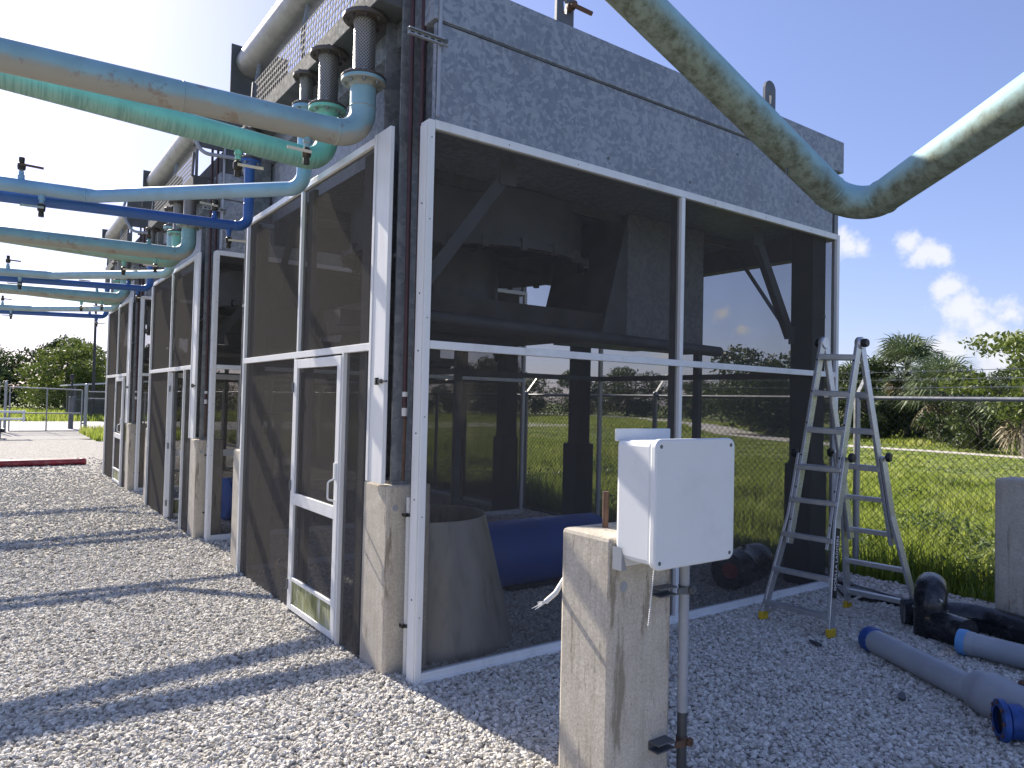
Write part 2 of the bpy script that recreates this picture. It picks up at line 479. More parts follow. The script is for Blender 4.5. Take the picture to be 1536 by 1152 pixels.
def screen_mat():
    """woven insect screen: round dark threads, openings close up as the weave is seen or lit at a slant"""
    m, nt, b, out = new_mat('insect_screen')
    nt.nodes.remove(b)
    v = coords(nt)
    d = N(nt, 'ShaderNodeBsdfDiffuse'); d.inputs['Color'].default_value = (.086, .079, .071, 1)
    tr = N(nt, 'ShaderNodeBsdfTranslucent'); tr.inputs['Color'].default_value = (.014, .013, .012, 1)
    bn = N(nt, 'ShaderNodeBump', Strength=1.0, Distance=.02)
    nt.nodes.remove(bn)
    ad = N(nt, 'ShaderNodeAddShader'); nt.links.new(d.outputs[0], ad.inputs[0]); nt.links.new(tr.outputs[0], ad.inputs[1])
    t = N(nt, 'ShaderNodeBsdfTransparent')
    g = N(nt, 'ShaderNodeNewGeometry')
    dt = N(nt, 'ShaderNodeVectorMath', operation='DOT_PRODUCT'); nt.links.new(g.outputs['Incoming'], dt.inputs[0]); nt.links.new(g.outputs['True Normal'], dt.inputs[1])
    ab = N(nt, 'ShaderNodeMath', operation='ABSOLUTE'); nt.links.new(dt.outputs['Value'], ab.inputs[0])
    mxm = N(nt, 'ShaderNodeMath', operation='MAXIMUM'); nt.links.new(ab.outputs[0], mxm.inputs[0]); mxm.inputs[1].default_value = .1
    inv = N(nt, 'ShaderNodeMath', operation='DIVIDE'); inv.inputs[0].default_value = 1.; nt.links.new(mxm.outputs[0], inv.inputs[1])
    f = noise(nt, v, 1.6, 4)
    op = N(nt, 'ShaderNodeMapRange'); nt.links.new(f, op.inputs['Value']); op.inputs['To Min'].default_value = .71; op.inputs['To Max'].default_value = .62
    pw = N(nt, 'ShaderNodeMath', operation='POWER'); nt.links.new(op.outputs[0], pw.inputs[0]); nt.links.new(inv.outputs[0], pw.inputs[1])
    mx = N(nt, 'ShaderNodeMixShader')
    nt.links.new(pw.outputs[0], mx.inputs[0]); nt.links.new(ad.outputs[0], mx.inputs[1]); nt.links.new(t.outputs[0], mx.inputs[2])
    nt.links.new(mx.outputs[0], out.inputs[0])
    return m
M_SCREEN = screen_mat()

def algae_panel_mat():
    m, nt, b, _ = new_mat('algae_stained_panel')
    v = coords(nt); vs = coords(nt, (1, 1, .18))
    f = noise(nt, vs, 22., 6, .65)
    c = ramp(nt, f, [(.32, (.10, .12, .035)), (.5, (.26, .27, .12)), (.66, (.58, .58, .5))])
    nt.links.new(c, b.inputs['Base Color']); b.inputs['Roughness'].default_value = .6
    return m
M_ALGAE = algae_panel_mat()

def gravel_ground_mat():
    m, nt, b, _ = new_mat('gravel_bed')
    v = coords(nt)
    vo = N(nt, 'ShaderNodeTexVoronoi', Scale=34.); nt.links.new(v, vo.inputs['Vector'])
    sep = N(nt, 'ShaderNodeSeparateColor'); nt.links.new(vo.outputs['Color'], sep.inputs[0])
    c = ramp(nt, sep.outputs[0], [(0., (.28, .262, .228)), (.5, (.44, .415, .37)), (1., (.58, .555, .50))])
    e = ramp(nt, vo.outputs['Distance'], [(.35, 1.), (.75, .45)])  # darker gaps between stones: dirt plus painted gravel shadows
    c = mixc_(nt, 1.0, c, e, 'MULTIPLY')
    big = noise(nt, v, .55, 6, .6)
    c = mixc_(nt, ramp(nt, big, [(.45, 0.), (.72, .4)]), c, (.33, .30, .26))
    nt.links.new(c, b.inputs['Base Color']); b.inputs['Roughness'].default_value = .95
    inv = N(nt, 'ShaderNodeMath', operation='SUBTRACT'); inv.inputs[0].default_value = 1.; nt.links.new(vo.outputs['Distance'], inv.inputs[1])
    bump(nt, b, inv.outputs[0], .9, .02)
    return m
M_GRAVEL = gravel_ground_mat()

def stone_mat():
    m, nt, b, _ = new_mat('crushed_limestone')
    oi = nt.nodes.new('ShaderNodeObjectInfo')
    c = ramp(nt, oi.outputs['Random'], [(0., (.28, .26, .225)), (.2, (.47, .445, .395)), (.7, (.62, .59, .535)), (1., (.76, .735, .68))])
    v = coords(nt); f = noise(nt, v, 1.6, 4)
    c = mixc_(nt, ramp(nt, f, [(.4, 0.), (.7, .35)]), c, (.36, .33, .28))
    nt.links.new(c, b.inputs['Base Color']); b.inputs['Roughness'].default_value = .9
    return m
M_STONE = stone_mat()

def grass_ground_mat():
    m, nt, b, _ = new_mat('meadow_ground')
    v = coords(nt)
    a = noise(nt, v, .16, 7, .65); f = noise(nt, v, 3.5, 8, .75)
    c = ramp(nt, f, [(.3, (.08, .115, .02)), (.55, (.17, .22, .04)), (.75, (.28, .31, .08))])
    c = mixc_(nt, ramp(nt, a, [(.5, 0.), (.68, .55)]), c, (.20, .19, .07))
    nt.links.new(c, b.inputs['Base Color']); b.inputs['Roughness'].default_value = .95
    bump(nt, b, f, 1., .15)
    return m
M_MEADOW = grass_ground_mat()

def leaf_mat(name, dark, mid, light, scale=.9, trans=.35):
    m, nt, b, out = new_mat(name)
    v = coords(nt)
    a = noise(nt, v, scale, 3); f = noise(nt, v, 23., 3)
    s = N(nt, 'ShaderNodeMath', operation='MULTIPLY_ADD'); nt.links.new(f, s.inputs[0]); s.inputs[1].default_value = .5; nt.links.new(a, s.inputs[2])
    c = ramp(nt, s.outputs[0], [(.48, dark), (.72, mid), (.98, light)])
    nt.links.new(c, b.inputs['Base Color']); b.inputs['Roughness'].default_value = .55
    tr = N(nt, 'ShaderNodeBsdfTranslucent'); nt.links.new(c, tr.inputs['Color'])
    mx = N(nt, 'ShaderNodeMixShader', Fac=trans)
    nt.links.new(b.outputs[0], mx.inputs[1]); nt.links.new(tr.outputs[0], mx.inputs[2]); nt.links.new(mx.outputs[0], out.inputs[0])
    return m
M_BLADE = leaf_mat('grass_blades', (.09, .13, .022), (.27, .34, .05), (.46, .48, .13), .45, .5)
M_OAK = leaf_mat('oak_leaves', (.022, .036, .012), (.05, .075, .020), (.10, .135, .034))
M_OAKL = leaf_mat('light_oak_leaves', (.06, .085, .018), (.115, .155, .030), (.19, .23, .05))
M_PALM = leaf_mat('palmetto_fronds', (.05, .075, .032), (.105, .145, .065), (.20, .24, .12), 1.2, .25)
M_DEADPALM = leaf_mat('dry_fronds', (.14, .11, .06), (.24, .20, .11), (.34, .30, .18), 1.2, .2)
M_BARK = simple('grey_bark', (.11, .095, .075), .9, 0., .3, 9., .5)
M_ASPH = simple('old_asphalt', (.19, .185, .18), .9, 0., .22, 1.4, .2, dirt=(.30, .29, .27), dirt_amt=.6)
M_ROAD = simple('pale_concrete_road', (.42, .40, .38), .9, 0., .12, .8, .2, dirt=(.36, .24, .20), dirt_amt=.45)
M_PATH = simple('sandy_track', (.48, .45, .40), .95, 0., .15, 1.2, .3)
M_SHED = simple('shed_metal', (.12, .13, .14), .6, .2, .2, 3.)
M_SHEDROOF = simple('pale_roof_sheet', (.55, .56, .56), .5, .1, .1, 3.)

# ================================================================== THE SETTING
def sheet(name, poly, z, mat, thick=0.0):
    mb = MB()
    mb.add([(x, y, z) for x, y in poly], [tuple(range(len(poly)))])
    o = mb.build(name, mat)
    return struct(o)

def wavy(pts, amp, step, seed):
    r = random.Random(seed); out = []
    for (a, b) in zip(pts[:-1], pts[1:]):
        L = math.hypot(b[0] - a[0], b[1] - a[1]); n = max(1, int(L / step))
        for k in range(n):
            t = k / n
            out.append((a[0] + (b[0] - a[0]) * t + r.uniform(-amp, amp), a[1] + (b[1] - a[1]) * t + r.uniform(-amp, amp)))
    out.append(pts[-1]); return out

gp = [(3500 * math.cos(2 * math.pi * k / 64), 3500 * math.sin(2 * math.pi * k / 64)) for k in range(64)]
sheet('ground', gp, -0.030, M_MEADOW)
yard = [(-40, -30), (6.0, -30)] + wavy([(5.55, -8), (5.25, -1), (5.05, 4), (4.95, 12), (4.9, 25.2)], .06, .35, 3) + wavy([(4.9, 25.4), (2.2, 25.2), (.6, 26.6), (-4, 26.4), (-40, 26)], .12, .6, 4)
sheet('gravel_yard', yard, 0.0, M_GRAVEL)
sheet('asphalt_apron', wavy([(-40, 26.2), (-3, 26.0), (1.0, 26.8), (1.2, 33.0)], .05, .5, 5) + [(-40, 33.0)], 0.005, M_ASPH)
sheet('concrete_road', [(-60, 33.2), (1.4, 33.2), (30, 37.5), (60, 41), (60, 49), (20, 46), (-60, 45)], -0.018, M_ROAD)
def strip(name, pts, w, z, mat):
    mb = MB(); L = []; Rr = []
    for i, p in enumerate(pts):
        a = pts[max(0, i - 1)]; b = pts[min(len(pts) - 1, i + 1)]
        d = Vector((b[0] - a[0], b[1] - a[1])).normalized(); n = Vector((-d.y, d.x))
        ww = w[i] if isinstance(w, list) else w
        L.append((p[0] + n.x * ww / 2, p[1] + n.y * ww / 2, z)); Rr.append((p[0] - n.x * ww / 2, p[1] - n.y * ww / 2, z))
    k = len(pts)
    mb.add(L + Rr, [(i, i + 1, k + i + 1, k + i) for i in range(k - 1)])
    return struct(mb.build(name, mat))
strip('sandy_track', [(54, 120), (70, 96), (74, 78), (64, 58), (49.5, 37.5), (37, 25), (33.2, 19), (31.4, 14.8), (31.6, 11), (31.2, 7.2), (30, 0), (27, -12), (20, -30)],
      [5, 5, 4.6, 4.2, 3.6, 3.0, 2.2, 1.7, 1.5, 1.4, 1.4, 1.4, 1.4], -0.022, M_PATH)

# ---- loose stones on the yard (geometry nodes instances)
def in_yard(x, y):
    return (x < 5.2 - (y > 3) * .15) & (y < 25) & (x > -12)
def stone_field(name, n_try, dmin, dmax, smin, smax, seed, fade):
    r = np.random.default_rng(seed)
    X = r.uniform(-10, 5.4, n_try); Yv = r.uniform(-5, 6.5 if dmin == 0 else 19, n_try)
    dx = X - CAM.x; dy = Yv - CAM.y
    dep = dx * fwd.x + dy * fwd.y; lat = dx * right.x + dy * right.y
    dist = np.hypot(dx, dy)
    ok = in_yard(X, Yv) & (dist < dmax) & (dist >= dmin) & (dep > 1.2) & (np.abs(lat) < dep * .95 + .6)
    ok &= r.random(n_try) < np.clip((fade[1] - dist) / (fade[1] - fade[0]), 0, 1)
    X = X[ok]; Yv = Yv[ok]
    Zv = r.uniform(-.003, .008, len(X))
    me = bpy.data.meshes.new(name)
    me.vertices.add(len(X))
    me.vertices.foreach_set('co', np.stack([X, Yv, Zv], 1).astype(np.float32).ravel())
    o = bpy.data.objects.new(name, me); COL.objects.link(o)
    o['kind'] = 'stuff'
    ng = bpy.data.node_groups.new(name + '_nodes', 'GeometryNodeTree')
    ng.interface.new_socket('Geometry', in_out='INPUT', socket_type='NodeSocketGeometry')
    ng.interface.new_socket('Geometry', in_out='OUTPUT', socket_type='NodeSocketGeometry')
    nd = ng.nodes; lk = ng.links
    gi = nd.new('NodeGroupInput'); go = nd.new('NodeGroupOutput')
    inst = nd.new('GeometryNodeInstanceOnPoints')
    g2i = nd.new('GeometryNodeGeometryToInstance')
    for k in range(5):
        ico = nd.new('GeometryNodeMeshIcoSphere'); ico.inputs['Radius'].default_value = 1.0; ico.inputs['Subdivisions'].default_value = 2
        sp = nd.new('GeometryNodeSetPosition')
        pos = nd.new('GeometryNodeInputPosition')
        nt_ = nd.new('ShaderNodeTexNoise'); nt_.noise_dimensions = '4D'; nt_.inputs['W'].default_value = k * 7.3 + seed; nt_.inputs['Scale'].default_value = 1.1; nt_.inputs['Detail'].default_value = 1.
        lk.new(pos.outputs[0], nt_.inputs['Vector'])
        vm = nd.new('ShaderNodeVectorMath'); vm.operation = 'MULTIPLY_ADD'
        vm.inputs[1].default_value = (1.9, 1.9, 1.9); vm.inputs[2].default_value = (-.95, -.95, -.95)
        lk.new(nt_.outputs['Color'], vm.inputs[0])
        lk.new(ico.outputs['Mesh'], sp.inputs['Geometry']); lk.new(vm.outputs[0], sp.inputs['Offset'])
        tr = nd.new('GeometryNodeTransform'); tr.inputs['Scale'].default_value = (1.0, .62 + .07 * k, .55 + .05 * ((k * 3) % 5))
        lk.new(sp.outputs[0], tr.inputs['Geometry'])
        sm_ = nd.new('GeometryNodeSetMaterial'); sm_.inputs['Material'].default_value = M_STONE
        lk.new(tr.outputs[0], sm_.inputs['Geometry'])
        lk.new(sm_.outputs[0], g2i.inputs[0])
    lk.new(gi.outputs[0], inst.inputs['Points'])
    lk.new(g2i.outputs[0], inst.inputs['Instance'])
    inst.inputs['Pick Instance'].default_value = True
    rv = nd.new('FunctionNodeRandomValue'); rv.data_type = 'FLOAT_VECTOR'
    rv.inputs[0].default_value = (-.6, -.6, 0); rv.inputs[1].default_value = (.6, .6, 6.283)
    e2r = nd.new('FunctionNodeEulerToRotation'); lk.new(rv.outputs[0], e2r.inputs[0]); lk.new(e2r.outputs[0], inst.inputs['Rotation'])
    rs = nd.new('FunctionNodeRandomValue'); rs.data_type = 'FLOAT'
    fl = [i for i in rs.inputs if i.type == 'VALUE']
    fl[0].default_value = smin; fl[1].default_value = smax
    fo = [i for i in rs.outputs if i.type == 'VALUE'][0]
    lk.new(fo, inst.inputs['Scale'])
    lk.new(inst.outputs[0], go.inputs[0])
    md = o.modifiers.new('stones', 'NODES'); md.node_group = ng
    me.materials.append(M_STONE)
    return o
stone_field('gravel_stones', 640000, 0.0, 9.0, .008, .0185, 11, (6.0, 9.0))
stone_field('gravel_stones', 260000, 6.0, 22.0, .011, .024, 12, (9.0, 22.0))

# ---- grass: one mesh of blades
def blades(name, X, Yv, H, W, mat, seed, z=-.03, bend=.5):
    r = np.random.default_rng(seed); n = len(X)
    a = r.uniform(0, 2 * np.pi, n); l = r.uniform(.1, bend, n) * H
    ux, uy = np.cos(a), np.sin(a); b = a + r.uniform(-.8, .8, n) + np.pi / 2
    px, py = np.cos(b) * W, np.sin(b) * W
    V = np.zeros((n, 5, 3), np.float32)
    V[:, 0] = np.stack([X - px, Yv - py, np.full(n, z)], 1); V[:, 1] = np.stack([X + px, Yv + py, np.full(n, z)], 1)
    mx, my = X + ux * l * .3, Yv + uy * l * .3
    V[:, 2] = np.stack([mx + px * .8, my + py * .8, z + H * .55], 1); V[:, 3] = np.stack([mx - px * .8, my - py * .8, z + H * .55], 1)
    V[:, 4] = np.stack([X + ux * l, Yv + uy * l, z + H], 1)
    me = bpy.data.meshes.new(name)
    me.vertices.add(n * 5); me.vertices.foreach_set('co', V.ravel())
    base = (np.arange(n) * 5)[:, None]
    li = np.concatenate([base + np.array([[0, 1, 2, 3]]), base + np.array([[3, 2, 4]])], 1).astype(np.int32).ravel()
    me.loops.add(n * 7); me.loops.foreach_set('vertex_index', li)
    me.polygons.add(n * 2)
    st = (np.arange(n) * 7)[:, None] + np.array([[0, 4]])
    me.polygons.foreach_set('loop_start', st.astype(np.int32).ravel())
    me.update(calc_edges=True); me.validate()
    me.materials.append(mat)
    o = bpy.data.objects.new(name, me); COL.objects.link(o); o['kind'] = 'stuff'
    return o

def vnoise(X, Yv, s, seed):
    r = np.random.default_rng(seed); G = r.random((64, 64))
    x = X / s; y = Yv / s; xi = np.floor(x).astype(int); yi = np.floor(y).astype(int); fx = x - xi; fy = y - yi
    fx = fx * fx * (3 - 2 * fx); fy = fy * fy * (3 - 2 * fy)
    g = lambda i, j: G[i % 64, j % 64]
    return (g(xi, yi) * (1 - fx) + g(xi + 1, yi) * fx) * (1 - fy) + (g(xi, yi + 1) * (1 - fx) + g(xi + 1, yi + 1) * fx) * fy

def meadow():
    r = np.random.default_rng(5)
    n = 210000
    # denser close to the fence
    u = r.random(n) ** 1.5
    X = 5.12 + u * 14; Yv = -7 + r.random(n) * 31
    H = .10 + .30 * vnoise(X, Yv, 1.3, 1) ** 1.5 + .34 * (vnoise(X, Yv, .7, 2) > .66) * r.random(n) + .12 * r.random(n)
    H *= np.clip(1.15 - (X - 6) / 14, .3, 1.)
    W = .004 + .005 * r.random(n) + .0006 * (X - 5)
    ok = (X > 5.2 + np.where(Yv > 3, -.1, 0.)) 
    blades('meadow_grass', X[ok], Yv[ok], H[ok], W[ok], M_BLADE, 6)
    n = 150000
    X = 17 + r.random(n) ** 1.3 * 45; Yv = -20 + r.random(n) * 90
    H = (.06 + .12 * vnoise(X, Yv, 3., 3) + .05 * r.random(n)) * np.where(X > 36, 1.6, .4); W = .018 + .02 * r.random(n)
    ok = np.ones(n, bool)
    T = [(64, 58, 3.2), (49.5, 37.5, 2.8), (37, 25, 2.4), (33.2, 19, 1.6), (31.4, 14.8, 1.2), (31.6, 11, 1.), (31.2, 7.2, 1.), (30, 0, 1.), (27, -12, 1.2)]
    for (a, b) in zip(T[:-1], T[1:]):
        ax, ay = a[0], a[1]; bx, by = b[0], b[1]
        t = np.clip(((X - ax) * (bx - ax) + (Yv - ay) * (by - ay)) / ((bx - ax) ** 2 + (by - ay) ** 2), 0, 1)
        ok &= np.hypot(X - ax - t * (bx - ax), Yv - ay - t * (by - ay)) > (a[2] / 2 + .75)
    blades('meadow_grass', X[ok], Yv[ok], H[ok], W[ok], M_BLADE, 8, bend=.8)
    # weeds at the apron corner and the verge beyond the gate
    n = 9000
    X = 1.0 + r.random(n) * 3.9; Yv = 25.2 + r.random(n) * 6.5
    blades('verge_grass', X, Yv, .1 + .3 * r.random(n), .01 + .01 * r.random(n), M_BLADE, 9, z=-.02)
    n = 26000
    X = -25 + r.random(n) * 45; Yv = 46 + r.random(n) * 24
    blades('verge_grass', X, Yv, .15 + .3 * r.random(n), .03 + .02 * r.random(n), M_BLADE, 10)
meadow()

# ---- trees
def leaf_cloud(clumps, n, size, seed, flat=.0):
    """leaf-sized quads spread through clumps (centre, radii)"""
    r = np.random.default_rng(seed)
    w = np.array([c[3] * c[4] * c[5] for c in clumps]); w = w / w.sum()
    idx = r.choice(len(clumps), n, p=w); C = np.array(clumps)[idx]
    d = r.normal(size=(n, 3)); d /= np.linalg.norm(d, axis=1)[:, None]
    rad = r.uniform(.25, 1., n) ** .45
    P = C[:, :3] + d * rad[:, None] * C[:, 3:6] * (1 + .12 * r.normal(size=(n, 1)))
    t = r.normal(size=(n, 3)); t /= np.linalg.norm(t, axis=1)[:, None]
    b = np.cross(t, d + .6 * r.normal(size=(n, 3))); b /= np.linalg.norm(b, axis=1)[:, None] + 1e-6
    s = size * r.uniform(.5, 1.3, n)[:, None]
    V = np.stack([P - t * s - b * s * .0, P + b * s * .45, P + t * s, P - b * s * .45], 1)
    return V.reshape(-1, 3), [(4 * i, 4 * i + 1, 4 * i + 2, 4 * i + 3) for i in range(n)]

def crown_clumps(w, h, z0, n, seed):
    r = random.Random(seed); out = []
    for k in range(n):
        a = r.uniform(0, 6.283); q = r.random() ** .6
        zz = z0 + h * r.uniform(.12, .9)
        lim = math.sin(math.pi * min(1, max(.12, (zz - z0) / h * .8 + .12))) * w / 2
        rr = r.uniform(.16, .30) * w * .62
        out.append((math.cos(a) * q * lim, math.sin(a) * q * lim, zz, rr, rr, rr * r.uniform(.5, .75)))
    return out

TREE_MESH = {}
def tree_meshes(kind, w, h, z0, seed, leafmat, n, size, nb=9):
    cl = crown_clumps(w, h, z0, 26, seed)
    vs, fs = leaf_cloud(cl, n, size, seed)
    me = bpy.data.meshes.new(kind + '_crown'); me.from_pydata([tuple(p) for p in vs], [], fs); me.materials.append(leafmat)
    mb = MB(); r = random.Random(seed)
    th = w * .028
    mb.tube([(0, 0, -.2), (.05, .02, z0 * .6), (.02, .08, z0 + h * .25), (0, 0, z0 + h * .6)], [th * 1.4, th, th * .8, th * .3], 8)
    for c in cl[:nb]:
        z1 = min(c[2] * .6, z0 + h * .3)
        mb.tube([(0, .02, max(.3, z1)), (c[0] * .5, c[1] * .5, (z1 + c[2]) / 2 + .1), (c[0], c[1], c[2])], [th * .6, th * .4, th * .12], 6)
    tm = mb.mesh(kind + '_trunk', smooth=60); tm.materials.append(M_BARK)
    TREE_MESH[kind] = (me, tm)
tree_meshes('oak', 7.5, 6.2, .1, 21, M_OAK, 7000, .17)
tree_meshes('oak_wide', 9.5, 6.4, .1, 22, M_OAK, 9000, .18)
tree_meshes('scrub', 5.6, 4.8, .0, 23, M_OAK, 5500, .14)
tree_meshes('light_oak', 8.4, 6.2, .4, 24, M_OAKL, 10000, .15)
tree_meshes('leafy', 4.4, 3.6, .9, 25, M_OAKL, 5200, .10)
tree_meshes('shrub', 2.6, 1.9, .05, 26, M_OAK, 2600, .085)

def behind(x, y, k=1.34):
    return CAM.x + (x - CAM.x) * k, CAM.y + (y - CAM.y) * k
def tree(kind, x, y, s, rz, label, cat='tree', group=None, sz=None, name='broadleaf_tree'):
    if 18 < x < 39 and y < 21 and not group:
        x, y = behind(x, y); s *= 1.22
    t = thing(name, label, cat, (x, y, -.03), group)
    t.scale = (s, s, sz or s); t.rotation_euler = (0, 0, rz)
    for nm, me in zip(('crown', 'trunk'), TREE_MESH[kind]):
        o = bpy.data.objects.new(nm, me); COL.objects.link(o); o.parent = t
    return t

i = 0
for (px, py) in ((46, 74), (54, 76), (61, 80), (69, 77), (78, 76), (83, 66), (50, 90), (40, 92), (90, 58), (36, 80), (28, 88), (74, 60), (90, 46), (82, 40)):
    tree(('oak', 'oak_wide', 'scrub')[i % 3], px, py, 1.05 + .25 * ((i * 37) % 10) / 10, i * 1.3, ('rounded dark', 'broad spreading dark', 'low bushy dark')[i % 3] + ' tree in the far line beyond the meadow track', group=('rounded', 'spreading', 'bushy')[i % 3] + ' trees of the far line', name='evergreen_tree'); i += 1
tree('oak_wide', 39.5, 24.5, .92, .4, 'broad dark green tree behind the tower corner post, left of the palms', name='evergreen_tree')
tree('scrub', 44.5, 29.5, 1.0, 1.9, 'dark green rounded tree at the bend of the sandy track')
tree('oak', 41, 18.6, .78, 2.2, 'dark tree filling the gap behind the taller cabbage palm', name='evergreen_tree')
tree('oak', 38, 10.0, .66, 1.2, 'dark tree behind the shorter cabbage palm', name='evergreen_tree')
tree('leafy', 23.2, 4.6, 1.0, .9, 'yellow-green leafy tree beside the short palm, nearest tree past the fence', name='leafy_tree')
tree('leafy', 27.0, 3.2, 1.1, 2.9, 'yellow-green leafy tree farther along behind the concrete post', name='leafy_tree')
tree('shrub', 33.5, 15.4, 1.05, .3, 'low dark shrub at the foot of the taller palm', 'shrub', name='shrub')
tree('shrub', 30.4, 10.9, 1.15, 1.7, 'low dark shrub between the two palms', 'shrub', name='shrub')
tree('shrub', 27.2, 8.2, 1.1, 2.6, 'low grey-green shrub under the shorter palm', 'shrub', name='shrub')
tree('shrub', 25.0, 6.6, .95, 4.1, 'low dark shrub beside the yellow-green tree', 'shrub', name='shrub')
tree('shrub', 31.8, 13.4, .9, 5.1, 'small dark shrub right behind the track verge', 'shrub', name='shrub')
tree('scrub', 36, 20.5, .8, 3.3, 'dark bushy tree next to the taller palm', name='evergreen_tree')
# beyond the gate
tree('light_oak', 3.4, 71, 1.02, .5, 'large rounded light green oak beyond the gate', name='oak_tree')
for k, (px, py, s) in enumerate(((-8, 84, 1.2), (-2.5, 88, 1.1), (4, 90, 1.25), (10.5, 86, 1.15), (-15, 80, 1.2), (16, 92, 1.2), (8.6, 76, 1.0))):
    tree(('oak', 'oak_wide')[k % 2], px, py, s, k * 1.1, ('rounded', 'wide-crowned')[k % 2] + ' dark tree in the wood behind the light green oak', group=('rounded', 'wide')[k % 2] + ' trees of the wood beyond the gate', name='evergreen_tree')
for k, (px, py, s, lb) in enumerate(((5.6, 56, .75, 'small round bush on the grass near the shed'), (7.6, 60, .8, 'low bush beside the shed wall'))):
    tree('shrub', px, py, s, k, lb, 'shrub', name='shrub')

# ---- cabbage palms
def fan(mb, o, d, R, n, seed):
    r = random.Random(seed)
    d = Vector(d).normalized(); s = d.cross(Vector((0, 0, 1)))
    s = s.normalized() if s.length > .05 else Vector((1, 0, 0)); u = s.cross(d).normalized()
    o = Vector(o); stalk = o + d * R * .75 + Vector((0, 0, -.03))
    mb.tube([o, o + d * R * .4, stalk], [.02, .016, .012], 4, caps=False)
    for k in range(n):
        a = (k / (n - 1) - .5) * 4.1
        dr = d * math.cos(a) + s * math.sin(a)
        w = s * math.cos(a) - d * math.sin(a)
        L = R * r.uniform(.85, 1.1) * (1 - .12 * abs(a)); fold = u * (.05 * R)
        mid = stalk + dr * L * .6 + fold; tip = stalk + dr * L + Vector((0, 0, -.28 * L * r.uniform(.6, 1.4)))
        b = .030 * R
        mb.add([stalk, mid - w * b, tip, mid + w * b], [(0, 1, 2, 3)])
def palm(x, y, H, R, seed, label, nf=46, ndead=14):
    x, y = behind(x, y); H *= 1.17; R *= 1.30
    t = thing('cabbage_palm', label, 'palm', (x, y, -.03))
    off = (0, 0, 0)
    mb = MB(); mb.tube([(0, 0, -.2), (.05, .03, H * .4), (0, .06, H * .72), (0, .05, H)], [.22, .17, .16, .12], 10)
    for k in range(40):
        a = k * 2.4; z = H * (.25 + .72 * k / 40)
        p = Vector((math.cos(a) * .15, math.sin(a) * .15, z)); mb.bar(p, p + Vector((math.cos(a) * .12, math.sin(a) * .12, .22)), .07, .03)
    mb.build('trunk', M_BARK, t, off=off)
    r = random.Random(seed); mb = MB(); md = MB()
    for k in range(nf):
        a = k * 2.39996; e = 1.35 - 1.75 * (k / nf) + r.uniform(-.12, .12)
        d = (math.cos(a) * math.cos(e), math.sin(a) * math.cos(e), math.sin(e))
        fan(mb, (0, .05, H - .1), d, R * r.uniform(.85, 1.1), 17, seed * 100 + k)
    for k in range(ndead):
        a = k * 2.39996 + .7; e = -.75 - .5 * r.random()
        d = (math.cos(a) * math.cos(e), math.sin(a) * math.cos(e), math.sin(e))
        fan(md, (0, .05, H - .3), d, R * r.uniform(.75, .95), 13, seed * 177 + k)
    mb.build('fronds', M_PALM, t, off=off); md.build('dead_fronds', M_DEADPALM, t, off=off)
palm(31.9, 12.2, 3.9, 1.25, 3, 'taller cabbage palm with round green head above the fence rail')
palm(28.3, 9.2, 2.5, 1.15, 4, 'shorter bushy cabbage palm with dry brown skirt')
palm(24.3, 5.0, 1.9, 1.0, 5, 'short palm with dry fronds under the yellow-green tree', 34, 16)
palm(36.5, 17.2, 3.1, 1.1, 6, 'cabbage palm standing behind the taller palm', 34, 10)
palm(33.2, 11.6, 2.3, 1.1, 8, 'low palm tucked between the taller palm and the shrubs', 34, 12)

# ================================================================== COOLING TOWERS
XL, LX, DY, HT, ZM = -0.10, 4.60, 3.38, 3.41, 2.04
PITCH = 5.07

def plane_quad(p0, p1, p2, p3):
    return MB().add([p0, p1, p2, p3], [(0, 1, 2, 3)])

def screen(parent, p0, p1, p2, p3):
    return plane_quad(p0, p1, p2, p3).build('screen_panel', M_SCREEN, parent)

def screw_row(mb, pts, d, r=.005):
    for p in pts: mb.lathe(p, d, [(r, 0), (r, .003), (r * .4, .0045)], 8)

